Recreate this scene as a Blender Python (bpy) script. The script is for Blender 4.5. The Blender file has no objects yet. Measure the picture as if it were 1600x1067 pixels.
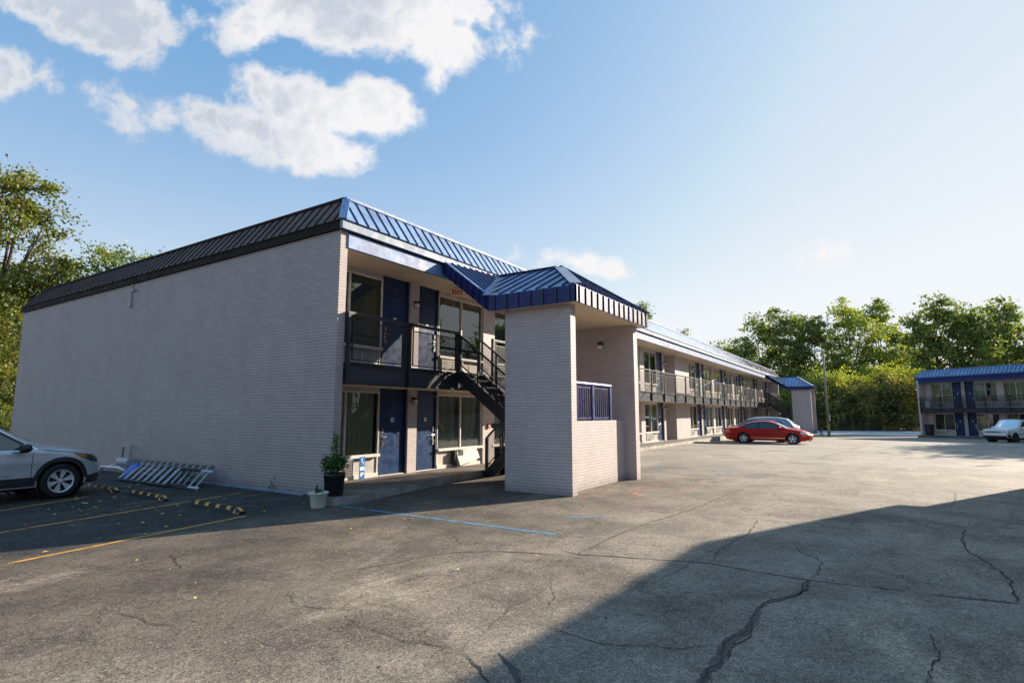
import bpy, bmesh, math, random
import numpy as np
from mathutils import Vector, Matrix
R = math.radians
random.seed(7); RNG = np.random.default_rng(7)
scene = bpy.context.scene
COL = scene.collection

# ------------------------------------------------------------------ camera
YAW, PITCH, CAMH, FPX = R(32.973), R(7.35), 1.72, 876.0
cam = bpy.data.cameras.new('camera'); camo = bpy.data.objects.new('camera', cam); COL.objects.link(camo)
cam.sensor_width = 36.0; cam.lens = FPX/1600*36; cam.clip_start = 0.05; cam.clip_end = 3000
camo.location = (0, 0, CAMH); camo.rotation_euler = (R(90)+PITCH, 0, YAW-R(90))
scene.camera = camo
FW = Vector((math.cos(YAW)*math.cos(PITCH), math.sin(YAW)*math.cos(PITCH), math.sin(PITCH)))
RT = Vector((math.sin(YAW), -math.cos(YAW), 0)); UP = RT.cross(FW)

# ------------------------------------------------------------------ light
SUN_EL, SUN_AZ = R(21), R(-25.3)      # azimuth from +X towards +Y
SUNV = Vector((math.cos(SUN_EL)*math.cos(SUN_AZ), math.cos(SUN_EL)*math.sin(SUN_AZ), math.sin(SUN_EL)))
sl = bpy.data.lights.new('sun', 'SUN'); sl.energy = 5.0; sl.angle = R(0.5); sl.color = (1.0, 0.88, 0.72)
so = bpy.data.objects.new('sun', sl); COL.objects.link(so)
so.rotation_euler = SUNV.to_track_quat('Z', 'Y').to_euler()
scene.view_settings.view_transform = 'Standard'; scene.view_settings.look = 'None'
scene.view_settings.exposure = 1.06; scene.view_settings.gamma = 1

# ------------------------------------------------------------------ node helpers
class NT:
    def __init__(s, tree): s.t = tree; s.n = tree.nodes; s.l = tree.links
    def new(s, typ, **kw):
        n = s.n.new(typ)
        for k, v in kw.items():
            if k in n.bl_rna.properties: setattr(n, k, v)
        return n
    def put(s, sock, v):
        if isinstance(v, bpy.types.NodeSocket): s.l.new(v, sock)
        elif v is not None: sock.default_value = v
    def math(s, op, a, b=None, c=None, clamp=False):
        n = s.n.new('ShaderNodeMath'); n.operation = op; n.use_clamp = clamp
        s.put(n.inputs[0], a)
        if b is not None: s.put(n.inputs[1], b)
        if c is not None: s.put(n.inputs[2], c)
        return n.outputs[0]
    def vmath(s, op, a, b=None, sc=None):
        n = s.n.new('ShaderNodeVectorMath'); n.operation = op; s.put(n.inputs[0], a)
        if b is not None: s.put(n.inputs[1], b)
        if sc is not None: s.put(n.inputs['Scale'], sc)
        return n.outputs['Value'] if op in ('DOT_PRODUCT', 'LENGTH') else n.outputs[0]
    def mix(s, f, a, b, typ='RGBA', blend='MIX'):
        n = s.n.new('ShaderNodeMix'); n.data_type = typ
        if typ == 'RGBA':
            n.blend_type = blend; s.put(n.inputs[0], f); s.put(n.inputs[6], c4(a)); s.put(n.inputs[7], c4(b)); return n.outputs[2]
        s.put(n.inputs[0], f); s.put(n.inputs[2], a); s.put(n.inputs[3], b); return n.outputs[0]
    def noise(s, vec, scale, detail=4, rough=.55, dist=0, out=0):
        n = s.n.new('ShaderNodeTexNoise'); s.put(n.inputs['Vector'], vec); n.inputs['Scale'].default_value = scale
        n.inputs['Detail'].default_value = detail; n.inputs['Roughness'].default_value = rough; n.inputs['Distortion'].default_value = dist
        return n.outputs[out]
    def ramp(s, f, a, b, lo=0.0, hi=1.0, smooth=True):
        n = s.n.new('ShaderNodeMapRange'); n.interpolation_type = 'SMOOTHSTEP' if smooth else 'LINEAR'
        s.put(n.inputs[0], f); n.inputs[1].default_value = a; n.inputs[2].default_value = b
        n.inputs[3].default_value = lo; n.inputs[4].default_value = hi; return n.outputs[0]
    def sep(s, v):
        n = s.n.new('ShaderNodeSeparateXYZ'); s.put(n.inputs[0], v); return n.outputs
    def comb(s, x, y, z):
        n = s.n.new('ShaderNodeCombineXYZ'); s.put(n.inputs[0], x); s.put(n.inputs[1], y); s.put(n.inputs[2], z); return n.outputs[0]
    def tc(s, name='Object'): return s.n.new('ShaderNodeTexCoord').outputs[name]
    def bump(s, h, strength=.3, dist=.01, normal=None):
        n = s.n.new('ShaderNodeBump'); s.put(n.inputs['Height'], h); n.inputs['Strength'].default_value = strength
        n.inputs['Distance'].default_value = dist
        if normal is not None: s.put(n.inputs['Normal'], normal)
        return n.outputs[0]
def c4(v):
    return (v[0], v[1], v[2], 1.0) if isinstance(v, (tuple, list)) and len(v) == 3 else v
def newmat(name):
    m = bpy.data.materials.new(name); m.use_nodes = True
    nt = NT(m.node_tree); b = nt.n['Principled BSDF']
    return m, nt, b
def pmat(name, col, rough=.6, metal=0.0, var=.12, vscale=3.0, spec=.5, coat=0.0, bump=0.0, bscale=40):
    m, nt, b = newmat(name)
    co = nt.tc()
    if var > 0:
        f = nt.ramp(nt.noise(co, vscale, 5, .6), .3, .7)
        c = nt.mix(f, tuple(x*(1-var) for x in col), tuple(min(1, x*(1+var)) for x in col))
        nt.put(b.inputs['Base Color'], c)
        nt.put(b.inputs['Roughness'], nt.ramp(nt.noise(co, vscale*2.3, 3), .3, .7, max(.02, rough-.08), min(1, rough+.08)))
    else:
        b.inputs['Base Color'].default_value = c4(col); b.inputs['Roughness'].default_value = rough
    b.inputs['Metallic'].default_value = metal; b.inputs['Specular IOR Level'].default_value = spec
    b.inputs['Coat Weight'].default_value = coat; b.inputs['Coat Roughness'].default_value = .04
    if bump > 0: nt.put(b.inputs['Normal'], nt.bump(nt.noise(co, bscale, 4), bump, .01))
    return m

# ------------------------------------------------------------------ world: daylight sky with fair-weather clouds
w = bpy.data.worlds.new('World'); scene.world = w; w.use_nodes = True
nt = NT(w.node_tree); bg = nt.n['Background']
sky = nt.n.new('ShaderNodeTexSky'); sky.sky_type = 'NISHITA'; sky.sun_disc = False
sky.sun_elevation = SUN_EL; sky.sun_rotation = R(90)-SUN_AZ
sky.air_density = 1.0; sky.dust_density = 1.6; sky.ozone_density = 1.6; sky.altitude = 100
bg.inputs['Strength'].default_value = .10
D = nt.tc('Generated')
df = nt.vmath('DOT_PRODUCT', D, tuple(FW)); 
u = nt.math('DIVIDE', nt.vmath('DOT_PRODUCT', D, tuple(RT)), nt.math('MAXIMUM', df, .05))
v = nt.math('DIVIDE', nt.vmath('DOT_PRODUCT', D, tuple(UP)), nt.math('MAXIMUM', df, .05))
# cloud banks: centre (u, v), radii, tilt, amount; u,v = tangent-plane coordinates of the sky in front of the hotel
BL = [(120,8,200,62,14,1.5),(200,60,75,48,35,1.3),(0,112,68,56,0,1.6),(66,120,44,28,20,.5),
      (560,10,250,80,4,1.9),(690,60,80,56,25,1.7),(385,38,85,48,-10,1.3),(684,118,20,34,20,.7),(780,40,24,50,-30,.3),(832,52,24,26,0,.3),(288,40,26,34,0,.4),
      (575,168,85,52,10,1.7),(480,165,130,60,15,1.7),(490,230,105,46,12,1.7),(380,200,150,52,10,1.1),(250,180,125,38,14,.62),(405,122,55,28,0,.8),
      (905,410,80,20,4,.75),(955,421,45,14,8,.6),(806,396,18,13,0,.35),(1285,398,50,18,0,.35),
      (-250,150,200,60,0,1.0),(200,-220,260,90,10,1.1),(700,-380,300,80,-10,1.0),(2100,-150,260,90,20,1.0),(2300,150,180,50,0,.8)]
mask = None
for (x, y, rx, ry, ro, wt) in BL:
    cu, cv = (x-800)/FPX, (533.5-y)/FPX
    c, s_ = math.cos(-R(ro)), math.sin(-R(ro))
    du = nt.math('SUBTRACT', u, cu); dv = nt.math('SUBTRACT', v, cv)
    a = nt.math('ADD', nt.math('MULTIPLY', du, c*FPX/rx), nt.math('MULTIPLY', dv, s_*FPX/rx))
    b_ = nt.math('ADD', nt.math('MULTIPLY', du, -s_*FPX/ry), nt.math('MULTIPLY', dv, c*FPX/ry))
    d2 = nt.math('SQRT', nt.math('ADD', nt.math('MULTIPLY', a, a), nt.math('MULTIPLY', b_, b_)))
    f = nt.math('MULTIPLY', nt.math('SUBTRACT', 1.0, d2), wt)
    mask = f if mask is None else nt.math('SMOOTH_MAX', mask, f, .12)
uv = nt.comb(u, v, 0.0)
n1 = nt.noise(uv, 6.0, 12, .6, .25)
n2 = nt.noise(uv, 26.0, 8, .62, .4)
den = nt.math('ADD', mask, nt.math('MULTIPLY', nt.math('SUBTRACT', n1, .5), 2.9))
den = nt.math('ADD', den, nt.math('MULTIPLY', nt.math('SUBTRACT', n2, .5), 1.3))
alpha = nt.ramp(den, -.05, .62)
thick = nt.ramp(den, .35, 1.5)
alpha = nt.math('MULTIPLY', alpha, nt.math('MULTIPLY', nt.ramp(df, .05, .3), nt.ramp(mask, -.45, .0)))
# thicker parts and the underside away from the sun are greyer
n3 = nt.noise(uv, 4.0, 6, .5)
grey = nt.math('MULTIPLY', nt.ramp(nt.math('ADD', nt.math('SUBTRACT', n3, nt.math('MULTIPLY', u, .38)), nt.math('MULTIPLY', nt.math('SUBTRACT', n2, .5), .5)), .44, .84), nt.ramp(thick, 0, .6, .5, 1))
ccol = nt.mix(grey, (4.5, 4.45, 4.5), (2.6, 2.9, 3.4))
# the clear sky: the physical sky, whitened by evening haze low down and towards the sun
cs_ = nt.math('MAXIMUM', nt.vmath('DOT_PRODUCT', D, tuple(SUNV)), 0.0); c3 = nt.math('POWER', cs_, 3.0)
dz = nt.sep(D)[2]; iz = nt.math('SUBTRACT', 1.0, nt.math('MAXIMUM', dz, 0.0))
hf = nt.math('ADD', nt.math('MULTIPLY', c3, .90), nt.math('MULTIPLY', nt.math('POWER', iz, 3.0), 1.60))
hf = nt.math('SUBTRACT', hf, nt.math('MULTIPLY', nt.math('MULTIPLY', c3, nt.math('POWER', iz, 2.0)), .74))
hf = nt.math('SUBTRACT', hf, .15)
hf = nt.math('ADD', hf, nt.math('MULTIPLY', nt.math('SUBTRACT', nt.noise(D, 2.2, 4, .5), .5), .06))
hf = nt.math('MINIMUM', nt.math('MAXIMUM', hf, 0.0), .99)
skyc = nt.vmath('MINIMUM', nt.mix(1.0, sky.outputs[0], (.86, 1.04, 1.10), blend='MULTIPLY'), (4.4, 4.7, 4.9))
air = nt.mix(hf, (.90, 2.02, 3.55), (4.25, 4.45, 4.6))
base = nt.mix(.82, skyc, air)
final = nt.mix(alpha, base, ccol)
nt.put(bg.inputs['Color'], final)

# ------------------------------------------------------------------ mesh helpers
class MB:
    def __init__(s): s.v = []; s.f = []; s.m = []; s.mi = 0; s.sm = False
    def poly(s, pts, mi=None):
        n = len(s.v); s.v += [tuple(p) for p in pts]; s.f.append(tuple(range(n, n+len(pts)))); s.m.append(s.mi if mi is None else mi)
    def box(s, x0, x1, y0, y1, z0, z1, mi=None):
        if x1 < x0: x0, x1 = x1, x0
        if y1 < y0: y0, y1 = y1, y0
        s.hexa([(x0,y0,z0),(x1,y0,z0),(x1,y1,z0),(x0,y1,z0),(x0,y0,z1),(x1,y0,z1),(x1,y1,z1),(x0,y1,z1)], mi)
    def hexa(s, p, mi=None):
        n = len(s.v); s.v += [tuple(q) for q in p]; mi = s.mi if mi is None else mi
        for f in ((3,2,1,0),(4,5,6,7),(0,1,5,4),(1,2,6,5),(2,3,7,6),(3,0,4,7)):
            s.f.append(tuple(n+i for i in f)); s.m.append(mi)
    def bar(s, a, b, w, h=None, up=(0,0,1), mi=None):
        a = Vector(a); b = Vector(b); h = h or w; d = (b-a).normalized(); up = Vector(up)
        if abs(d.dot(up)) > .98: up = Vector((1,0,0))
        x = d.cross(up).normalized()*w/2; y = x.cross(d).normalized()*h/2
        s.hexa([a-x-y, a+x-y, b+x-y, b-x-y, a-x+y, a+x+y, b+x+y, b-x+y], mi)
    def tube(s, pts, r, n=8, mi=None, cap=True):
        pts = [Vector(p) for p in pts]; k = len(pts); rs = r if isinstance(r, (list, tuple)) else [r]*k
        mi = s.mi if mi is None else mi; base = len(s.v); up = Vector((.13,.07,1)).normalized()
        for i, p in enumerate(pts):
            d = (pts[min(i+1,k-1)]-pts[max(i-1,0)]).normalized()
            if abs(d.dot(up)) > .97: x = d.cross(Vector((1,.1,0))).normalized()
            else: x = d.cross(up).normalized()
            y = d.cross(x).normalized()
            for j in range(n):
                t = 2*math.pi*j/n; s.v.append(tuple(p+(x*math.cos(t)+y*math.sin(t))*rs[i]))
        for i in range(k-1):
            for j in range(n):
                a = base+i*n+j; b = base+i*n+(j+1)%n
                s.f.append((a, b, b+n, a+n)); s.m.append(mi)
        if cap:
            s.f.append(tuple(base+j for j in range(n))[::-1]); s.m.append(mi)
            s.f.append(tuple(base+(k-1)*n+j for j in range(n))); s.m.append(mi)
    def lathe(s, prof, c=(0,0,0), axis='Z', n=24, mi=None):
        mi = s.mi if mi is None else mi; base = len(s.v); k = len(prof); c = Vector(c)
        for (r, h) in prof:
            for j in range(n):
                t = 2*math.pi*j/n; a, b = r*math.cos(t), r*math.sin(t)
                q = (a, b, h) if axis == 'Z' else ((a, h, b) if axis == 'Y' else (h, a, b))
                s.v.append(tuple(c+Vector(q)))
        for i in range(k-1):
            for j in range(n):
                a = base+i*n+j; b = base+i*n+(j+1)%n
                s.f.append((a, b, b+n, a+n)); s.m.append(mi)
    def build(s, name, mats, parent=None, smooth=False, loc=None, bevel=0):
        me = bpy.data.meshes.new(name); me.from_pydata(s.v, [], s.f)
        mats = mats if isinstance(mats, (list, tuple)) else [mats]
        for m in mats: me.materials.append(m)
        me.polygons.foreach_set('material_index', s.m)
        if smooth: me.polygons.foreach_set('use_smooth', [True]*len(me.polygons))
        me.update()
        bm = bmesh.new(); bm.from_mesh(me); bmesh.ops.recalc_face_normals(bm, faces=bm.faces) if s.__dict__.get('recalc', True) else None
        bm.to_mesh(me); bm.free()
        o = bpy.data.objects.new(name, me); COL.objects.link(o)
        if parent is not None: o.parent = parent
        if loc is not None: o.location = loc
        if bevel:
            bv = o.modifiers.new('bevel', 'BEVEL'); bv.width = bevel; bv.segments = 2; bv.limit_method = 'ANGLE'
        return o
def tag(o, label=None, cat=None, group=None, kind=None):
    if label: o['label'] = label
    if cat: o['category'] = cat
    if group: o['group'] = group
    if kind: o['kind'] = kind
    return o
def thing(name, label, cat, loc=(0,0,0), rz=0, group=None):
    o = bpy.data.objects.new(name, None); COL.objects.link(o); o.empty_display_size = .3
    o.location = loc; o.rotation_euler = (0, 0, rz); return tag(o, label, cat, group)
def copy_tree(o, parent=None):
    c = o.copy(); COL.objects.link(c); c.parent = parent
    if parent is not None and 'group' in c: del c['group']
    for ch in list(o.children): copy_tree(ch, c)
    return c
def smooth01(x): x = max(0., min(1., x)); return x*x*(3-2*x)
def gz(x):   # the lot falls away gently towards its far end
    return -.017*max(0., x-33)**1.0 if x < 75 else -.017*42
def at(px, depth, z=0.0):   # a bearing (given as an image column of the photograph) and a distance -> ground point
    a = YAW-math.atan((px-800)/(FPX*1.02/math.cos(PITCH)*math.cos(PITCH)))
    d = ((px-800)/FPX); f = Vector((math.cos(YAW), math.sin(YAW), 0)); hcos = math.cos(PITCH)+113/FPX*math.sin(PITCH)
    q = (f*1.0+Vector((RT.x, RT.y, 0))*d/hcos)*depth
    return Vector((q.x, q.y, z))

# ------------------------------------------------------------------ materials
def brick_mat(name, col, mortar, var=.06, bedk=.7):
    m, nt, b = newmat(name)
    co = nt.tc(); nr = nt.tc('Normal'); sx = nt.sep(co); nx = nt.math('ABSOLUTE', nt.sep(nr)[0])
    u = nt.mix(nt.math('GREATER_THAN', nx, .5), sx[0], sx[1], 'FLOAT')
    vec = nt.comb(u, sx[2], 0.0)
    wob = nt.noise(vec, 1.3, 2); vec2 = nt.comb(u, nt.math('ADD', sx[2], nt.math('MULTIPLY', nt.math('SUBTRACT', wob, .5), .012)), 0.0)
    bt = nt.n.new('ShaderNodeTexBrick'); nt.put(bt.inputs['Vector'], vec2)
    bt.inputs['Scale'].default_value = 1; bt.inputs['Brick Width'].default_value = .205; bt.inputs['Row Height'].default_value = .0675
    bt.inputs['Mortar Size'].default_value = .0052; bt.inputs['Mortar Smooth'].default_value = .25; bt.inputs['Bias'].default_value = 0
    bt.inputs['Color1'].default_value = c4(tuple(x*(1-var) for x in col)); bt.inputs['Color2'].default_value = c4(tuple(min(1, x*(1+var)) for x in col))
    bt.inputs['Mortar'].default_value = c4(tuple(a*.55+b_*.45 for a, b_ in zip(col, mortar)))
    fr = nt.math('FRACT', nt.math('DIVIDE', nt.math('ADD', sx[2], nt.math('MULTIPLY', nt.math('SUBTRACT', wob, .5), .012)), .0675))
    bed = nt.math('MULTIPLY', nt.math('LESS_THAN', fr, .17), nt.ramp(nt.noise(nt.comb(nt.math('MULTIPLY', u, .8), nt.math('MULTIPLY', sx[2], 9.0), 0.0), 2.2, 3), .35, .6, .35, 1.0))
    st = nt.ramp(nt.noise(nt.comb(nt.math('MULTIPLY', u, .9), nt.math('MULTIPLY', sx[2], .35), nt.math('MULTIPLY', nx, 3)), 1.6, 6, .65), .35, .72)
    c = nt.mix(st, bt.outputs[0], nt.mix(1.0, bt.outputs[0], (.91,.90,.885), blend='MULTIPLY'))
    c = nt.mix(nt.math('MULTIPLY', bed, bedk), c, mortar)
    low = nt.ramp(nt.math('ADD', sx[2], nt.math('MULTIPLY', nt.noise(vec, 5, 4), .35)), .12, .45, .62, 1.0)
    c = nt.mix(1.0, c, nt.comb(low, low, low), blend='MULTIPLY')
    nt.put(b.inputs['Base Color'], c); b.inputs['Roughness'].default_value = .62
    h = nt.math('ADD', nt.math('MULTIPLY', bt.outputs[1], -1.0), nt.math('MULTIPLY', nt.noise(nt.comb(u, sx[2], 0.0), 70, 3), .35))
    nt.put(b.inputs['Normal'], nt.bump(h, .55, .005))
    return m
M = {}
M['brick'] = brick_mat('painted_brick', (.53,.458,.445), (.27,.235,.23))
M['brick_side'] = brick_mat('painted_brick_shaded', (.43,.362,.345), (.185,.155,.15), bedk=.85)  # same paint as the front brick, shade of the side wall put in
M['blue'] = pmat('blue_metal', (.008,.022,.125), .42, .0, .18, 2.2, .35)
M['roof_blue'] = pmat('blue_roof_metal', (.20,.31,.49), .52, .5, .18, 1.4, .8)
M['roof_rib'] = pmat('roof_rib_metal', (.012,.022,.09), .5, .0, .1, 2)
M['bronze'] = pmat('bronze_roof_metal', (.155,.113,.104), .7, 0, .15, 1.5, .08)
M['bronze_dark'] = pmat('bronze_trim_metal', (.030,.022,.020), .7, 0, .15, 1.5, .08)
M['fascia'] = pmat('sun_sheen_fascia', (.12,.19,.36), .55, .0, .35, 1.6, .5)  # blue paint lightened to carry the sun's glancing sheen; also the roof cap
M['trim_lt'] = pmat('pale_blue_trim', (.23,.28,.37), .6, .0, .25, 2.0, .5)  # pale grey-blue for roof trim, flashings and footing
M['soffit'] = pmat('soffit_paint', (.80,.66,.49), .75, 0, .12, .8)
M['door'] = pmat('door_blue_paint', (.011,.036,.105), .36, 0, .22, 2.5, .3)
M['door_dk'] = pmat('door_frame_blue', (.008,.013,.05), .45, 0, .1)
M['white'] = pmat('trim_white_paint', (.66,.62,.56), .5, 0, .12, 4)
M['panel'] = pmat('panel_paint', (.44,.40,.36), .6, 0, .14, 3)
M['black'] = pmat('black_iron_paint', (.012,.013,.018), .42, 0, .2, 3, .6)
M['navybeam'] = pmat('dark_beam_paint', (.018,.024,.04), .38, 0, .35, 2.0, .6)
M['chrome'] = pmat('brushed_steel', (.62,.6,.57), .25, 1.0, .05)
M['alu'] = pmat('aluminium', (.66,.67,.69), .38, .35, .1, 6)
M['dkmetal'] = pmat('dark_metal', (.05,.05,.055), .5, .5, .2)
M['conc'] = pmat('walkway_concrete', (.155,.125,.10), .8, 0, .35, 1.3, bump=.3)
M['kerb'] = pmat('kerb_paint', (.36,.33,.285), .8, 0, .3, 2.0, bump=.3)
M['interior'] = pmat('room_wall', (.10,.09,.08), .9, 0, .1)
M['red'] = pmat('red_plastic', (.55,.03,.02), .4, 0, 0)
M['rubber'] = pmat('black_rubber', (.012,.012,.013), .65, 0, .2, 8, bump=.2)
M['yellow'] = pmat('yellow_stripe', (.80,.38,.07), .6, 0, .25, 20)
M['pvc'] = pmat('painted_pipe', (.45,.42,.46), .45, 0, .1)
M['potwhite'] = pmat('cream_plastic_pot', (.58,.60,.50), .45, 0, .1, 6)
M['potblack'] = pmat('black_plastic_pot', (.010,.010,.012), .35, 0, .1, 6)
M['soil'] = pmat('soil', (.035,.022,.014), .95, 0, .3, 30, bump=.5)
M['lamp_glass'] = pmat('lamp_glass', (.7,.68,.62), .3, 0, 0)
M['signblue'] = pmat('sign_blue', (.015,.17,.48), .4, 0, .05)
M['signwhite'] = pmat('sign_white', (.8,.8,.78), .4, 0, 0)
M['wood'] = pmat('weathered_wood', (.32,.28,.22), .8, 0, .25, 6, bump=.4)
M['fiber'] = pmat('fibreglass_rail', (.20,.18,.11), .5, 0, .2, 6)
M['plasticblue'] = pmat('blue_plastic', (.01,.09,.55), .35, 0, .05)
M['bark'] = pmat('bark', (.060,.046,.034), .9, 0, .35, 4, bump=.8, bscale=12)
M['tire'] = pmat('tyre_rubber', (.012,.012,.013), .75, 0, .15, 10)
M['conduit'] = pmat('grey_conduit', (.40,.36,.36), .5, .2, .1)

def curtain_mat(name, col):
    m, nt, b = newmat(name); co = nt.tc()
    nt.put(b.inputs['Base Color'], nt.mix(nt.noise(co, 9, 3), tuple(x*.8 for x in col), col)); b.inputs['Roughness'].default_value = .9
    return m
M['curtain_a'] = curtain_mat('curtain_sage', (.55,.54,.36)); M['curtain_b'] = curtain_mat('curtain_dark', (.10,.115,.085)); M['curtain_c'] = curtain_mat('curtain_cream', (.55,.50,.36))
# window glass: fresnel reflection over a tinted see-through pane
def glass_mat(name, tint, rough=.02, ior=1.5, extra=.05):
    m = bpy.data.materials.new(name); m.use_nodes = True; nt = NT(m.node_tree); nt.n.remove(nt.n['Principled BSDF'])
    out = nt.n['Material Output']; tr = nt.n.new('ShaderNodeBsdfTransparent'); tr.inputs[0].default_value = c4(tint)
    gl = nt.n.new('ShaderNodeBsdfGlossy'); gl.inputs['Roughness'].default_value = rough; gl.inputs['Color'].default_value = (.9,.93,.95,1)
    fr = nt.n.new('ShaderNodeFresnel'); fr.inputs[0].default_value = ior
    nt.put(fr.inputs['Normal'], nt.bump(nt.noise(nt.tc(), 1.2, 2), .04, .05)); nt.put(gl.inputs['Normal'], nt.bump(nt.noise(nt.tc(), 1.2, 2), .04, .05))
    mx = nt.n.new('ShaderNodeMixShader'); nt.put(mx.inputs[0], nt.math('ADD', nt.math('MULTIPLY', fr.outputs[0], 1.3), extra, clamp=True))
    nt.l.new(tr.outputs[0], mx.inputs[1]); nt.l.new(gl.outputs[0], mx.inputs[2]); nt.l.new(mx.outputs[0], out.inputs[0]); return m
M['glass'] = glass_mat('window_glass', (.80,.84,.80))
M['carglass'] = glass_mat('car_glass', (.22,.26,.26), extra=.06)
M['carglass_dk'] = glass_mat('car_glass_dark', (.04,.045,.05), extra=.08)
# expanded-metal infill of the railings: a flat sheet of diamond mesh
def mesh_mat(name, col, p=.055, wd=.17, rough=.5):
    m = bpy.data.materials.new(name); m.use_nodes = True; nt = NT(m.node_tree); b = nt.n['Principled BSDF']
    co = nt.tc(); s = nt.sep(co); nx = nt.math('ABSOLUTE', nt.sep(nt.tc('Normal'))[0])
    h = nt.mix(nt.math('GREATER_THAN', nx, .5), s[0], s[1], 'FLOAT')
    zz = nt.math('MULTIPLY', s[2], 1.35)
    a = nt.math('FRACT', nt.math('DIVIDE', nt.math('ADD', h, zz), p)); c = nt.math('FRACT', nt.math('DIVIDE', nt.math('SUBTRACT', h, zz), p))
    al = nt.math('MAXIMUM', nt.math('LESS_THAN', a, wd), nt.math('LESS_THAN', c, wd))
    b.inputs['Base Color'].default_value = c4(col); b.inputs['Roughness'].default_value = rough; nt.put(b.inputs['Alpha'], al)
    return m
M['mesh'] = mesh_mat('diamond_mesh', (.022,.022,.023), .056, .25, .35)
M['chain'] = mesh_mat('chain_link', (.10,.10,.10), .08, .14)
def leaf_mat(name, dark, light, warm, vs=.35, tr=.45):
    m = bpy.data.materials.new(name); m.use_nodes = True; nt = NT(m.node_tree); nt.n.remove(nt.n['Principled BSDF']); out = nt.n['Material Output']
    g = nt.n.new('ShaderNodeNewGeometry'); pos = g.outputs['Position']
    f = nt.ramp(nt.noise(pos, vs, 3, .6), .35, .65); f2 = nt.ramp(nt.noise(pos, vs*6, 2), .5, .75)
    c = nt.mix(f, dark, light); c = nt.mix(nt.math('MULTIPLY', f2, .7), c, warm)
    rnd = g.outputs['Random Per Island']; c = nt.mix(1.0, c, nt.comb(*(nt.ramp(rnd, 0, 1, .65, 1.3, False),)*3), blend='MULTIPLY')
    di = nt.n.new('ShaderNodeBsdfDiffuse'); nt.put(di.inputs[0], c)
    tl = nt.n.new('ShaderNodeBsdfTranslucent'); nt.put(tl.inputs[0], nt.mix(1.0, c, (1.25,1.15,.55), blend='MULTIPLY'))
    gl = nt.n.new('ShaderNodeBsdfGlossy'); gl.inputs['Roughness'].default_value = .45; gl.inputs['Color'].default_value = (.5,.5,.5,1)
    m1 = nt.n.new('ShaderNodeMixShader'); m1.inputs[0].default_value = tr; nt.l.new(di.outputs[0], m1.inputs[1]); nt.l.new(tl.outputs[0], m1.inputs[2])
    m2 = nt.n.new('ShaderNodeMixShader'); m2.inputs[0].default_value = .05; nt.l.new(m1.outputs[0], m2.inputs[1]); nt.l.new(gl.outputs[0], m2.inputs[2])
    nt.l.new(m2.outputs[0], out.inputs[0]); return m
M['leaf_a'] = leaf_mat('foliage_green', (.085,.15,.045), (.21,.29,.07), (.38,.34,.08))
M['leaf_b'] = leaf_mat('foliage_yellow_green', (.20,.30,.06), (.42,.47,.08), (.58,.50,.10))  # bright yellow put in the leaves to stand for sun on shrub tops
M['leaf_c'] = leaf_mat('foliage_autumn', (.075,.13,.03), (.22,.25,.045), (.40,.23,.05), vs=.5)
M['leaf_d'] = leaf_mat('foliage_vine', (.09,.115,.045), (.25,.25,.075), (.50,.46,.11))
M['leaf_pot'] = leaf_mat('shrub_leaf', (.03,.09,.02), (.09,.20,.04), (.16,.24,.06), vs=6, tr=.3)

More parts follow.
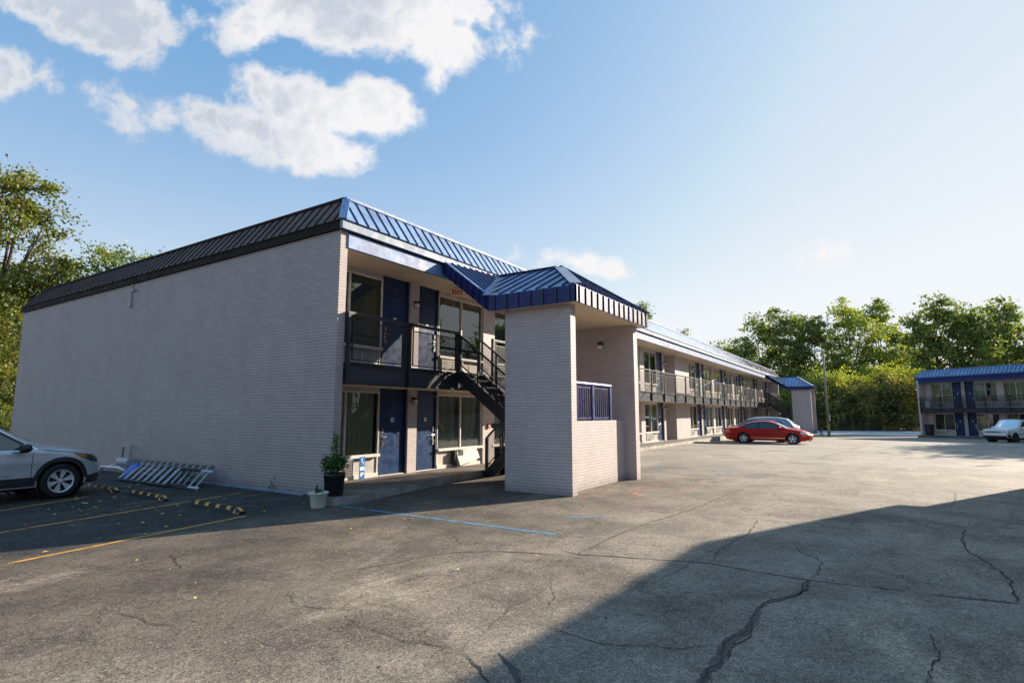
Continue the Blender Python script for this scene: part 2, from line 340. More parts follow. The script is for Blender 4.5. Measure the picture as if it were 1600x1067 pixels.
# ------------------------------------------------------------------ ground
def ground_mat():
    m, nt, b = newmat('asphalt')
    g = nt.n.new('ShaderNodeNewGeometry'); P = g.outputs['Position']; s = nt.sep(P); X, Y = s[0], s[1]
    P2 = nt.comb(X, Y, 0.0)
    big = nt.noise(P2, .16, 5, .6); mid = nt.noise(P2, .9, 6, .65); fine = nt.noise(P2, 7, 6, .7)
    old = nt.mix(nt.ramp(mid, .3, .7), (.135,.112,.090), (.285,.240,.188))
    # newer dark seal coat by the building and in the side bays
    wob = nt.math('MULTIPLY', nt.math('SUBTRACT', nt.noise(P2, .45, 6, .62, .4), .5), 7.0)
    dk = nt.math('MULTIPLY', nt.ramp(nt.math('ADD', Y, wob), 2.4, 6.8), nt.ramp(nt.math('ADD', X, wob), 22, 13))
    seal = nt.mix(nt.ramp(mid, .3, .72), (.042,.036,.031), (.130,.098,.070))
    c = nt.mix(nt.math('MULTIPLY', dk, .88), old, seal)
    # very dark bays by the side wall
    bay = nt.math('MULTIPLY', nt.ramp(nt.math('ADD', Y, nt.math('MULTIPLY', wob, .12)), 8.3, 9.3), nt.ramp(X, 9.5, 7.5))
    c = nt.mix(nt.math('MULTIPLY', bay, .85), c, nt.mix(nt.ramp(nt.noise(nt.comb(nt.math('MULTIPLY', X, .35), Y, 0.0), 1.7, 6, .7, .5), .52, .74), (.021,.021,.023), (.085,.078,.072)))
    # paler far lot
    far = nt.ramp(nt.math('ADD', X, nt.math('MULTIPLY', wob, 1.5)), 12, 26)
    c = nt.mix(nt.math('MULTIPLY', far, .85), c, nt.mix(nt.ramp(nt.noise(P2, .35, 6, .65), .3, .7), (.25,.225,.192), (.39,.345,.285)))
    # sandy streaks and oil stains
    sand = nt.ramp(nt.noise(nt.comb(nt.math('MULTIPLY', X, .55), nt.math('MULTIPLY', Y, 1.4), 0.0), .55, 8, .68, .8), .53, .72)
    c = nt.mix(nt.math('MULTIPLY', sand, .72), c, (.40,.32,.23))
    oil = nt.ramp(nt.noise(nt.vmath('ADD', P2, (31, 7, 0)), .42, 6, .66, .5), .53, .70)
    c = nt.mix(nt.math('MULTIPLY', oil, .62), c, (.060,.046,.038))
    rust = nt.ramp(nt.noise(nt.vmath('ADD', P2, (3, 57, 0)), 1.1, 7, .7, .6), .64, .78)
    c = nt.mix(nt.math('MULTIPLY', rust, .5), c, (.17,.095,.06))
    # stone aggregate
    def stones(sc, d):
        vo = nt.n.new('ShaderNodeTexVoronoi'); nt.put(vo.inputs['Vector'], P2); vo.inputs['Scale'].default_value = sc
        r = nt.sep(vo.outputs['Color'])
        return vo, r
    vo, r = stones(105, 0)
    spk = nt.ramp(r[0], .0, 1.0, .45, 1.6, False)
    c = nt.mix(1.0, c, nt.comb(spk, spk, spk), blend='MULTIPLY')
    lite = nt.math('MULTIPLY', nt.math('GREATER_THAN', r[1], .90), nt.ramp(dk, .2, 1, 1.0, .5))
    c = nt.mix(nt.math('MULTIPLY', lite, .65), c, nt.mix(r[2], (.42,.38,.32), (.36,.27,.17)))
    vo2, r2 = stones(28, 0)
    spk2 = nt.ramp(r2[0], 0, 1, .82, 1.18, False); c = nt.mix(1.0, c, nt.comb(spk2, spk2, spk2), blend='MULTIPLY')
    # hairline crack network, only in worn patches
    wp = nt.vmath('ADD', P2, nt.vmath('SCALE', nt.vmath('SUBTRACT', nt.noise(P2, 1.3, 6, .7, 0, 1), (.5,.5,.5)), sc=1.1))
    ve = nt.n.new('ShaderNodeTexVoronoi'); ve.feature = 'DISTANCE_TO_EDGE'; nt.put(ve.inputs['Vector'], wp); ve.inputs['Scale'].default_value = .42
    crk = nt.math('MULTIPLY', nt.ramp(ve.outputs[0], .0, .007, 1.0, 0.0), nt.ramp(nt.noise(P2, .5, 5, .6), .42, .54))
    wp2 = nt.vmath('ADD', P2, nt.vmath('SCALE', nt.vmath('SUBTRACT', nt.noise(P2, 3.3, 6, .7, 0, 1), (.5,.5,.5)), sc=.35))
    ve2 = nt.n.new('ShaderNodeTexVoronoi'); ve2.feature = 'DISTANCE_TO_EDGE'; nt.put(ve2.inputs['Vector'], wp2); ve2.inputs['Scale'].default_value = 1.7
    crk2 = nt.math('MULTIPLY', nt.ramp(ve2.outputs[0], .0, .012, 1.0, 0.0), nt.ramp(nt.noise(nt.vmath('ADD', P2, (9,9,0)), .6, 6, .7), .54, .64))
    ck = nt.math('MAXIMUM', crk, nt.math('MULTIPLY', crk2, .7))
    c = nt.mix(nt.math('MULTIPLY', ck, .8), c, (.03,.026,.023))
    nt.put(b.inputs['Base Color'], c)
    nt.put(b.inputs['Roughness'], nt.ramp(fine, .3, .7, .72, .95)); b.inputs['Specular IOR Level'].default_value = .35
    h = nt.math('ADD', nt.math('MULTIPLY', r[0], .8), nt.math('MULTIPLY', fine, .8))
    h = nt.math('SUBTRACT', h, nt.math('MULTIPLY', ck, 1.5))
    bp = nt.bump(h, .35, .005)
    nt.put(b.inputs['Normal'], nt.bump(nt.noise(P2, .8, 4), .35, .05, bp))
    return m
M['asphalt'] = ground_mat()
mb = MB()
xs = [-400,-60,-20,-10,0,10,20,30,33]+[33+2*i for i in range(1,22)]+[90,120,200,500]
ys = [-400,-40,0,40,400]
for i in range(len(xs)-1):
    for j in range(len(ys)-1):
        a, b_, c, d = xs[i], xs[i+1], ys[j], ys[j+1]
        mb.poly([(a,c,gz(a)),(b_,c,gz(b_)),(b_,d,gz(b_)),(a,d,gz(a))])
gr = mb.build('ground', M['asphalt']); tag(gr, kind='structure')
gr['label'] = 'cracked old asphalt of the hotel parking lot'

def G(px, py, z=0.0):   # ground point seen at an image position of the photograph (survey of where marks lie)
    d = RT*((px-800)/FPX)-UP*((py-533.5)/FPX)+FW
    t = (z-CAMH)/d.z; return Vector((d.x*t, d.y*t, z))
def ribbon(mb, pts, wd, z=.004, jag=0.0, step=.08, seed=1, taper=True):
    rnd = random.Random(seed); P = [Vector(p) for p in pts]; Q = []
    for a, b_ in zip(P[:-1], P[1:]):
        n = max(1, int((b_-a).length/step))
        for i in range(n): Q.append(a.lerp(b_, i/n))
    Q.append(P[-1]); n = len(Q)
    off = 0.0; wn = 1.0
    L = []; Rr = []
    for i, q in enumerate(Q):
        d = (Q[min(i+1,n-1)]-Q[max(i-1,0)]); d.z = 0; d.normalize(); nrm = Vector((-d.y, d.x, 0))
        off = off*.75+rnd.uniform(-jag, jag)
        wv = wd[0]+(wd[1]-wd[0])*i/max(1,n-1) if isinstance(wd, tuple) else wd
        wn = wn*.6+rnd.uniform(.35, 1.6)*.4; wv *= wn if jag > 0 else rnd.uniform(.9, 1.08)
        if taper: wv *= min(1, .15+min(i, n-1-i)/6)
        c = q+nrm*off; c.z = gz(c.x)+z
        L.append(c+nrm*wv/2); Rr.append(c-nrm*wv/2)
    for i in range(n-1): mb.poly([L[i], Rr[i], Rr[i+1], L[i+1]])
M['crack'] = pmat('crack_tar', (.018,.016,.015), .8, 0, .3, 6)
M['tar'] = pmat('crack_sealant', (.048,.046,.046), .7, 0, .4, 9, bump=.4)
M['crackdirt'] = pmat('crack_dirt', (.14,.105,.075), .9, 0, .4, 9, bump=.4)
def pl(*p): return [G(x, y) for x, y in p]
mb = MB(); sd = 0
CR = [(((1258,740),(1283,741),(1330,744)),.02)]
CR = [(pl((548,975),(600,990),(640,1001),(700,1014),(722,1018)),.012),(pl((722,1018),(732,1030),(755,1056),(775,1075)),.02),
      (pl((722,1018),(726,1004),(735,1000)),.012),
      (pl((365,905),(400,903),(420,908),(455,909)),.010),(pl((445,925),(465,946),(500,950),(560,952),(575,965)),.010),
      (pl((180,955),(215,965),(235,975),(285,980)),.012),(pl((95,957),(150,960),(165,958)),.008),(pl((330,972),(360,970)),.009),
      (pl((860,980),(920,1000),(945,1006),(1010,1008),(1060,1012),(1120,1008)),.012),
      (pl((975,909),(1020,912),(1050,922),(1075,928)),.009),(pl((1020,912),(1045,897),(1075,885),(1082,875)),.008),
      (pl((1050,873),(1082,858),(1085,850)),.009),(pl((1110,878),(1125,858),(1150,843),(1172,828),(1184,812)),.013),
      (pl((1184,812),(1182,818)),.01),
      (pl((1200,700+160),(1205,855),(1215,852)),.01),
      (pl((1246,853),(1250,862),(1275,871),(1283,878),(1278,895),(1268,905)),.016),
      (pl((1487,792),(1493,778),(1494,770)),.02),(pl((1508,825),(1504,845),(1512,862),(1530,872),(1560,890),(1580,910),(1588,930),(1594,944)),.022),
      (pl((1450,987),(1463,1002),(1473,1022),(1455,1035),(1450,1062),(1456,1075)),.014),
      (pl((1258,905),(1262,918),(1252,931),(1240,936)),.02),
      (pl((1120,850),(1080,846),(1040,842),(960,838),(905,832),(868,827)),.006),
      (pl((1600,800),(1480,801),(1400,800),(1300,796),(1200,792),(1130,786)),.012),
      (pl((1330,855),(1400,857),(1500,861),(1600,864)),.008),
      (pl((270,865),(275,880),(285,890)),.012),(pl((0,985),(30,975)),.01),(pl((705,834),(715,845),(735,852)),.008),
      (pl((745,1000),(800,950),(830,935),(858,915)),.006),(pl((855,950),(862,930),(858,910),(860,905)),.007),(pl((870,985),(850,975)),.006),
      (pl((640,925),(700,922),(760,905),(820,900)),.005),(pl((720,932),(760,945),(820,952)),.006),
      (pl((1340,1000),(1350,985),(1360,980)),.006),(pl((1000,690+40),(1100,735),(1250,742)),.02),(pl((1280,715),(1330,703),(1355,692)),.03)]
CR += [(pl((1090,1075),(1125,1030),(1135,1005),(1165,985),(1185,955),(1195,943),(1225,935),(1250,928),(1256,912),(1264,905)), .022),(pl((1130,1040),(1145,1010),(1172,990),(1190,962)),.012)]
for pts, wd in CR:
    sd += 1; ribbon(mb, pts, wd*.75, .0055, .016, .035, sd)
cr = mb.build('asphalt_cracks', M['crack']); tag(cr, 'thin dark jagged cracks running through the parking lot asphalt', kind='structure')
mb = MB()
ribbon(mb, pl((1090,1075),(1125,1030),(1135,1005),(1165,985),(1185,955),(1195,943),(1225,935),(1250,928),(1256,912),(1264,905)), (.085,.04), .0045, .010, .025, 90)
ribbon(mb, pl((870,858),(900,866),(1010,873),(1110,880),(1180,893),(1260,905),(1330,914),(1380,919)), .022, .0045, .01, .06, 91)
ribbon(mb, pl((1358,915),(1385,920),(1415,924)), .06, .005, .01, .06, 92)
ribbon(mb, pl((1450,928),(1490,932),(1540,937),(1592,944)), (.05,.11), .005, .01, .06, 93)
ribbon(mb, pl((780,1020),(795,1035),(810,1060),(815,1080)), .07, .0045, .012, .06, 94)
cr = mb.build('crack_sealant', M['tar']); tag(cr, 'black tar strips sealing the long cracks', kind='structure')
mb = MB()
ribbon(mb, pl((560,890),(620,878),(660,868),(720,862),(780,861),(870,866)), (.05,.03), .004, .006, .06, 95)
ribbon(mb, pl((900,866),(960,838),(1010,818),(1050,806),(1100,788),(1130,775),(1165,762)), .04, .0042, .012, .06, 96)
cr = mb.build('crack_dirt', M['crackdirt']); tag(cr, 'sandy brown filled cracks in the sunlit asphalt', kind='structure')

# painted markings, worn through in places
def paint_mat(name, col, thr=.35):
    m, nt, b = newmat(name); g = nt.n.new('ShaderNodeNewGeometry'); P = g.outputs['Position']
    a = nt.ramp(nt.math('ADD', nt.math('MULTIPLY', nt.noise(P, 3, 4, .6), .6), nt.math('MULTIPLY', nt.noise(P, 55, 3, .7), .4)), thr, thr+.12)
    nt.put(b.inputs['Alpha'], a); nt.put(b.inputs['Base Color'], nt.mix(nt.noise(P, 6, 4), tuple(x*.75 for x in col), col)); b.inputs['Roughness'].default_value = .75
    return m
M['py'] = paint_mat('worn_yellow_paint', (.62,.33,.06), .36); M['pb'] = paint_mat('worn_blue_paint', (.10,.36,.60), .40)
M['pr'] = paint_mat('worn_red_paint', (.55,.24,.19), .47); M['pw'] = paint_mat('worn_white_paint', (.6,.57,.5), .50); M['pb2'] = paint_mat('faded_blue_paint', (.16,.36,.50), .49)
def marking(name, lab, mat, lines, wd=.1):
    mb = MB()
    for i, l in enumerate(lines): ribbon(mb, l, wd, .0035, 0, .3, 200+i, taper=False)
    tag(mb.build(name, mat), lab, kind='structure')
marking('yellow_parking_lines', 'worn yellow bay lines beside the windowless wall', M['py'], [[(.3,8.22,0),(2.43,8.57,0),(5.79,9.15,0)],[(.3,10.3,0),(3.04,10.89,0),(5.88,11.50,0)],[(1,12.75,0),(3.68,13.31,0),(5.27,14.0,0)],[(6.2,11.6,0),(7.4,11.9,0)]], .085)
marking('blue_parking_lines', 'faded blue accessible bay line', M['pb'], [[(7.35,8.56,0),(7.34,4.02,0)],[(8.6,4.5,0),(9.0,4.0,0)]], .07)
marking('red_parking_lines', 'faded red no parking outline by the stair tower', M['pr'], [pl((905,776),(970,781),(1015,786)),pl((1015,786),(1060,770),(1096,755)),pl((1096,755),(1050,753),(1003,750))], .09)
marking('red_hatching', 'almost gone red hatch stroke', M['pr'], [pl((985,773),(1010,762),(1030,757))], .25)
marking('faded_blue_marks', 'faded blue hatch strokes beyond the stair tower', M['pb2'], [pl((1026,724),(1040,738)),pl((1067,728),(1085,740)),pl((1110,732),(1125,743)),pl((1125,743),(1152,733)),pl((1000,735),(1026,737))], .14)
marking('faded_white_marks', 'faded white bay lines', M['pw'], [pl((1040,738),(1063,738)),pl((1080,708),(1010,700)),pl((1240,712),(1262,700)),pl((1075,724),(1145,729)),pl((1150,734),(1200,736))], .10)

# ------------------------------------------------------------------ the hotel wings
def wave_sheet(mb, x0, x1, y, z0, z1, amp, nw, seed, skew=0):
    rnd = random.Random(seed); n = max(16, int((x1-x0)*34)); ph = rnd.uniform(0, 6)
    pr = []
    for i in range(n+1):
        t = i/n; x = x0+(x1-x0)*t; pr.append((x, y+amp*math.sin(t*nw*2*math.pi+ph+1.3*math.sin(t*9+ph))+amp*.5*math.sin(t*nw*5.1+ph)))
    zs = [z0, z0+(z1-z0)*.5, z1]
    for k in range(2):
        for i in range(n):
            (xa, ya), (xb, yb) = pr[i], pr[i+1]
            def f(x, yy, z):
                q = (z1-z)/(z1-z0); return (x+skew*q*q, y+(yy-y)*(.55+.6*q), z)
            mb.poly([f(xa,ya,zs[k]), f(xb,yb,zs[k]), f(xb,yb,zs[k+1]), f(xa,ya,zs[k+1])])

LV = {0: dict(f=.15, ceil=2.38, sill=.72, head=2.24), 1: dict(f=2.82, ceil=5.37, sill=3.42, head=5.20)}
def window(root, x0, x1, lv, kind, seed, label=None):
    L = LV[lv]; mb = MB(); y = 1.17
    for a, b_ in ((x0, x0+.03), ((x0+x1)/2-.025, (x0+x1)/2+.025), (x1-.03, x1)): mb.box(a, b_, y-.02, y+.06, L['sill'], L['head'])
    mb.box(x0, x1, y-.023, y+.063, L['head'], L['head']+.05); mb.box(x0-.0, x1+.0, y-.09, y+.063, L['sill']-.07, L['sill'])
    fr = mb.build('window', M['white'], root, bevel=.004)
    p = MB(); xm = (x0+x1)/2
    for a, b_ in ((x0+.03, xm-.025), (xm+.025, x1-.03)): p.poly([(a,y+.02,L['sill']),(b_,y+.02,L['sill']),(b_,y+.02,L['head']),(a,y+.02,L['head'])])
    p.build('pane', M['glass'], fr)
    c = MB(); rnd = random.Random(seed)
    if kind == 0:
        wave_sheet(c, x0+.02, x0+1.0, y+.16, L['sill']-.1, L['head'], .03, 7, seed); wave_sheet(c, x0+1.35, x1-.02, y+.16, L['sill']-.1, L['head'], .032, 6, seed+1, -.25)
    elif kind == 1:
        wave_sheet(c, x0+.02, x1-.02, y+.15, L['sill']-.1, L['head'], .035, 15, seed)
    elif kind == 2:
        wave_sheet(c, x0+.02, x0+.8, y+.15, L['sill']-.1, L['head'], .035, 8, seed, .1)
    else:
        wave_sheet(c, x0+1.0, x1-.02, y+.15, L['sill']-.1, L['head'], .03, 9, seed, 0)
    if c.v: c.build('curtain', M[['curtain_a','curtain_b','curtain_c'][rnd.choice([0,0,1,2]) if label is None else label]], fr, smooth=True)
    return fr
def underpanel(root, x0, x1, lv, acside):
    L = LV[lv]; mb = MB(); f = L['f']
    mb.box(x0, x1, 1.19, 1.24, f+.10, L['sill']-.07, 0); mb.box(x0, x1, 1.15, 1.25, f, f+.10, 1)
    for t in (.0, .36, .72, 1.0):
        q = x0+(x1-x0-.04)*t; mb.box(q, q+.04, 1.175, 1.19, f+.10, L['sill']-.07, 1)
    mb.build('window_panel', [M['panel'], M['white']], root)
    a = MB(); ax0 = x0+.10 if acside == 0 else x1-1.13; z0, z1 = f+.14, L['sill']-.10; ax1 = ax0+1.03
    a.box(ax0, ax1, 1.12, 1.188, z0, z1, 0)
    n = 8
    for i in range(n): zz = z0+.03+(z1-z0-.06)*i/(n-1); a.box(ax0+.03, ax1-.03, 1.095, 1.12, zz-.008, zz+.008, 1)
    for i in range(5): xx = ax0+.03+(ax1-ax0-.06)*i/4; a.box(xx-.012, xx+.012, 1.09, 1.122, z0+.02, z1-.02, 1)
    for i in range(4): xx = ax0+.05+(ax1-ax0-.06)*i/4; a.box(xx, xx+.21, 1.11, 1.119, z0+.05, z1-.05, 2)
    a.build('air_conditioner', [M['panel'], M['white'], M['dkmetal']], root)
def door(root, x0, x1, lv, hinge):
    L = LV[lv]; mb = MB(); f = L['f']; top = min(L['ceil']-.10, f+2.05); y = 1.20
    mb.box(x0+.05, x1-.05, y, y+.05, f+.02, top, 0)
    mb.box(x0+.05, x1-.05, y+.005, y+.05, top+.05, L['ceil'], 0)
    mb.box(x0, x0+.05, y-.04, y+.06, f, L['ceil'], 1); mb.box(x1-.05, x1, y-.04, y+.06, f, L['ceil'], 1); mb.box(x0+.05, x1-.05, y-.03, y+.06, top, top+.05, 1)
    mb.box(x0, x1, y-.06, y+.05, f-.0, f+.018, 2)
    d = mb.build('door', [M['door'], M['door_dk'], M['white']], root, bevel=.004)
    hx = x0+.13 if hinge == 'R' else x1-.13; s = 1 if hinge == 'R' else -1; h = MB()
    h.box(hx-.035, hx+.035, y-.018, y, f+.88, f+1.03); h.box(hx-.03, hx+.03, y-.03, y, f+1.07, f+1.20); h.lathe([(.0,-.05),(.022,-.05),(.022,0)], (hx, y-.01, f+.80), 'Y', 12)
    h.tube([(hx, y-.01, f+.97), (hx, y-.065, f+.97), (hx+s*.11, y-.07, f+.975)], .011, 8)
    h.box(hx-.03, hx+.03, y-.025, y, f+.70, f+.86)
    h.build('door_handle', M['chrome'], d)
    q = MB(); xm = (x0+x1)/2; q.box(xm-.05, xm+.05, y-.012, y, f+1.36, f+1.47, 0); q.box(xm-.022, xm+.022, y-.015, y-.012, f+1.395, f+1.435, 1)
    q.build('number_plate', [M['signwhite'], M['dkmetal']], d)
def walllamp(root, x, lv, y=1.10):
    z = LV[lv]['f']+1.92; mb = MB()
    mb.box(x-.05, x+.05, y-.03, y, z-.08, z+.10, 0); mb.box(x-.065, x+.065, y-.14, y-.03, z+.03, z+.10, 0); mb.box(x-.052, x+.052, y-.13, y-.03, z-.06, z+.03, 1)
    mb.build('wall_lamp', [M['black'], M['lamp_glass']], root, bevel=.006)
def ribs(mb, p0, p1, q0, q1, sp, w=.022, h=.035, mi=1, off=0.0, clip=None):
    """standing seams from the lower edge p0-p1 to the upper edge q0-q1"""
    p0, p1, q0, q1 = map(Vector, (p0, p1, q0, q1)); L = (p1-p0).length; n = (p1-p0).cross(q0-p0).normalized()
    if n.z < 0: n = -n
    k = int((L-off)/sp)
    for i in range(k+1):
        t = (off+i*sp)/L
        if t > 1: break
        a = p0.lerp(p1, t); b_ = q0.lerp(q1, t)
        if (b_-a).length > .05: mb.bar(a+n*h/2, b_+n*h/2, w, h, n, mi)

def hotel(root, L, Dp, segs, openings, seed, side_mat, right=False):
    """a two-storey wing in its own axes: x along the front, y into the building, z up; segs lists front modules"""
    rnd = random.Random(seed)
    Zb = -1.3; top = 5.72
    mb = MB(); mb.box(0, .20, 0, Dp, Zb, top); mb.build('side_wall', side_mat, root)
    mb = MB(); mb.box(L-.2, L, 0, Dp, Zb, top); mb.build('end_wall', M['brick'], root)
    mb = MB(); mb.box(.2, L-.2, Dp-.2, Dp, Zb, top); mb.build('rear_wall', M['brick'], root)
    mb = MB(); mb.box(.2, L-.2, 2.9, 3.0, Zb, top); mb.build('room_partition', M['interior'], root)
    W = MB()
    for lv in (0, 1):
        c = LV[lv]
        for (kind, a, b_) in segs:
            if kind == 'P': W.box(a, b_, 1.10, 1.38, c['f'] if lv else Zb, c['ceil']-.002)
            elif kind == 'B': W.box(a, b_, .98, 1.38, c['f'] if lv else Zb, c['ceil']-.002)
            elif kind == 'R': W.box(a, b_, 3.2, 3.4, c['f'], c['ceil']-.002); W.box(a-.05, a, 1.381, 3.2, c['f'], c['ceil']-.002); W.box(b_, b_+.05, 1.381, 3.2, c['f'], c['ceil']-.002)
            elif kind == 'W': W.box(a, b_, 1.16, 1.36, c['head']+.05, c['ceil']-.002)
    W.build('wall', M['brick'], root)
    i = 0
    for lv in (0, 1):
        for (kind, a, b_) in segs:
            i += 1
            if kind == 'W':
                near = (not right) and a < 8
                k = rnd.choice([0,1,2,3,1]); lab = None
                if near: k = {0: 1, 1: 1}[lv] if a < 1 else 0; lab = 1 if lv else 0
                window(root, a, b_, lv, k, seed*100+i, lab)
                if right or not (near and lv == 0): underpanel(root, a, b_, lv, 0 if not (near and a < 1) else 0)
            elif kind in ('DL', 'DR'): door(root, a, b_, lv, kind[1])
            elif kind == 'P' and .3 < b_-a < .45: walllamp(root, (a+b_)/2, lv)
    # floors, ceilings
    mb = MB(); mb.box(.2, L-.2, .12, 3.0, 2.66, 2.815); mb.build('balcony_floor', M['conc'], root)
    mb = MB(); mb.box(.2, L-.2, .06, 3.0, 2.38, 2.44); mb.build('lower_ceiling', M['soffit'], root)
    mb = MB(); mb.box(.2, L-.2, .06, 3.0, 5.37, 5.45); mb.build('upper_ceiling', M['soffit'], root)
    mb = MB(); mb.box(.2, L-.2, -.02, .06, 2.40, 2.74, 0); mb.box(.2, L-.2, -.05, .06, 2.36, 2.40, 1); mb.box(.2, L-.2, -.045, .06, 2.74, 2.80, 1); mb.build('balcony_beam', [M['navybeam'], M['black']], root)
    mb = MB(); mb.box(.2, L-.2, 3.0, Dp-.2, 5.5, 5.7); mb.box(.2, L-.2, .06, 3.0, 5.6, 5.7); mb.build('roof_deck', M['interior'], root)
    # lower header board
    mb = MB(); mb.box(.2, L-.2, 1.05, 1.155, 2.25, 2.378); mb.build('header_board', M['soffit'], root) if False else None
    # fascia boards and mansard roof
    mb = MB(); mb.box(.2, L-.2, -.03, .058, 5.36, 5.69); mb.build('fascia', M['blue'] if right else M['fascia'], root)
    t = MB(); t.box(-.06, L+.06, -.12, -.03, 5.73, 5.92, 0); t.box(-.06, -.0, -.03, Dp+.06, 5.725, 5.92, 1); t.box(L, L+.06, -.03, Dp+.06, 5.725, 5.92, 1); t.box(0, L, -.03, Dp, 5.722, 5.74, 1)
    t.build('roof_trim', [M['trim_lt'] if not right else M['blue'], M['bronze_dark'] if not right else M['blue']], root)
    a = .50; zt = 6.62; x0, x1, y0, y1, zb = -.10, L+.10, -.16, Dp+.10, 5.925
    r = MB()
    A = [(x0,y0,zb),(x1,y0,zb),(x1,y1,zb),(x0,y1,zb)]; B = [(x0+a,y0+a,zt),(x1-a,y0+a,zt),(x1-a,y1-a,zt),(x0+a,y1-a,zt)]
    for k, mi in ((0,0),(1,0),(2,2),(3,2)):
        r.poly([A[k], A[(k+1)%4], B[(k+1)%4], B[k]], mi)
    r.poly(B, 3)
    r.poly(A, 3)
    sp = .325
    def rr(P, Q, S, T, mi, o0):
        P, Q, S, T = map(Vector, (P, Q, S, T)); d = (Q-P).normalized(); Lx = (Q-P).length
        up = (S-P)-d*((S-P).dot(d)); n = d.cross(up).normalized(); n = n if n.z > 0 else -n
        k = 0
        while o0+k*sp < Lx-.1:
            s = o0+k*sp; q = P+d*s; f = min(1, s/a, (Lx-s)/a)
            r.bar(q+n*.012, q+up*f+n*.012, .024, .026, n, mi); k += 1
    rr(A[0], A[1], B[0], B[1], 1, .42); rr(A[3], A[0], B[3], B[0], 4, .3)
    r.bar(Vector(A[0])+Vector((.01,.01,0)), Vector(B[0]), .17, .03, (-1,-1,1), 5)
    r.box(B[0][0]-.02, B[1][0]+.02, B[0][1]-.04, B[0][1]+.06, zt-.01, zt+.05, 6); r.box(B[0][0]-.04, B[0][0]+.06, B[0][1]+.062, B[3][1], zt-.01, zt+.05, 4 if not right else 5)
    r.build('roof', [M['roof_blue'], M['roof_rib'], M['bronze'] if not right else M['roof_blue'], M['interior'], M['bronze_dark'] if not right else M['roof_rib'], M['roof_blue'], M['fascia']], root)
    # railing sections between posts
    rail(root, openings, L)
def rail(root, spans, L):
    zt, zd = 3.90, 2.82; y = -.06
    for (a, b_) in spans:
        n = max(1, round((b_-a)/1.97)); st = (b_-a)/n
        for k in range(n):
            xa, xb = a+k*st, a+(k+1)*st; mb = MB()
            mb.box(xa-.038, xa+.038, y-.038, y+.035, 2.36, zt-.03)
            if k == n-1: mb.box(xb-.03, xb+.03, y-.033, y+.027, 2.36, zt-.03)
            mb.box(xa-.04, xb+.04, y-.045, y+.045, zt-.03, zt+.035)
            mb.box(xa+.12, xb-.12, y-.012, y+.012, zt-.16, zt-.135); mb.box(xa+.12, xb-.12, y-.012, y+.012, zd+.06, zd+.085)
            for q in (xa+.12, xb-.12): mb.box(q-.014, q+.014, y-.013, y+.013, zd+.06, zt-.03)
            mb.box(xa+.03, xb-.03, y-.02, y+.02, zd-.02, zd+.02)
            o = mb.build('railing', M['black'], root)
            s = MB(); s.poly([(xa+.13, y, zd+.085), (xb-.13, y, zd+.085), (xb-.13, y, zt-.15), (xa+.13, y, zt-.15)]); s.build('mesh_panel', M['mesh'], o)
def bay(x, k=1.0, half=False, ed=.65):
    s = [('W', x, x+2.2*k), ('DL' if True else 0, x+2.22*k, x+3.2*k), ('P', x+3.2*k, x+3.55*k)]
    if half: return s
    return s+[('DR', x+3.55*k, x+4.45*k), ('W', x+4.47*k, x+6.65*k), ('P', x+6.65*k, x+6.65*k+ed*k)]
def fixhinge(s):   # first door of a pair opens at its left, second at its right
    return [({'DL': 'DR', 'DR': 'DL'}.get(k, k), a, b_) for (k, a, b_) in s]

hotel_main = thing('hotel_building', 'long two storey hotel wing with windowless brick side wall nearest the camera', 'building', (7.92, 9.6, 0))
segs = bay(.2)+bay(7.38)+bay(14.68)+bay(21.98, half=True)+[('R', 25.53, 27.25), ('B', 27.25, 30.35), ('P', 30.36, 30.48)]+bay(30.48)+bay(37.78)+bay(45.08)+bay(52.38)+bay(59.68, half=True)+[('P', 63.24, 64.0)]
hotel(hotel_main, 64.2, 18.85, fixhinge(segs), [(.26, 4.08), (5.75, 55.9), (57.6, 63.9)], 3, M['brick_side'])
th = math.atan2(-.79135771, -.6113534)
hotel_far = thing('hotel_building', 'shaded two storey hotel wing at the right edge behind the white vehicle', 'building', (71.14, -3.46, -.55), th)
segs2 = [('B', .2, .72)]+bay(.72, .87)+bay(7.08, .87)+bay(13.44, .87)+[('B', 19.81, 30)]
hotel(hotel_far, 30, 12, fixhinge(segs2), [(.26, 29.7)], 5, M['brick'], True)

# side details of the main wing: under-window panels of the first bay, which the photograph shows closely
R0 = hotel_main
mb = MB()
mb.box(.2, 2.4, 1.19, 1.24, .25, .65, 0); mb.box(.2, 2.4, 1.14, 1.25, .15, .25, 1)
mb.box(2.36, 2.40, 1.16, 1.19, .25, .65, 1); mb.build('window_panel', [M['panel'], M['white']], R0)
mb = MB(); mb.box(.45, 1.55, 1.10, 1.19, .24, .64, 0)
for i in range(11): mb.box(.47, 1.53, 1.08, 1.10, .262+i*.035, .274+i*.035, 1)
mb.build('air_conditioner', [M['white'], M['dkmetal']], R0)
mb = MB(); mb.box(4.67, 6.85, 1.19, 1.24, .25, .65, 0); mb.box(4.67, 6.85, 1.14, 1.25, .15, .25, 1); mb.box(4.67, 4.71, 1.16, 1.19, .25, .65, 1)
mb.box(6.25, 6.29, 1.16, 1.19, .25, .65, 1); mb.build('window_panel', [M['panel'], M['white']], R0)
mb = MB(); mb.box(5.35, 5.75, 1.02, 1.19, .2, .62, 0); mb.box(5.43, 5.47, 1.01, 1.02, .22, .60, 1); mb.build('air_conditioner', [M['dkmetal'], M['panel']], R0)

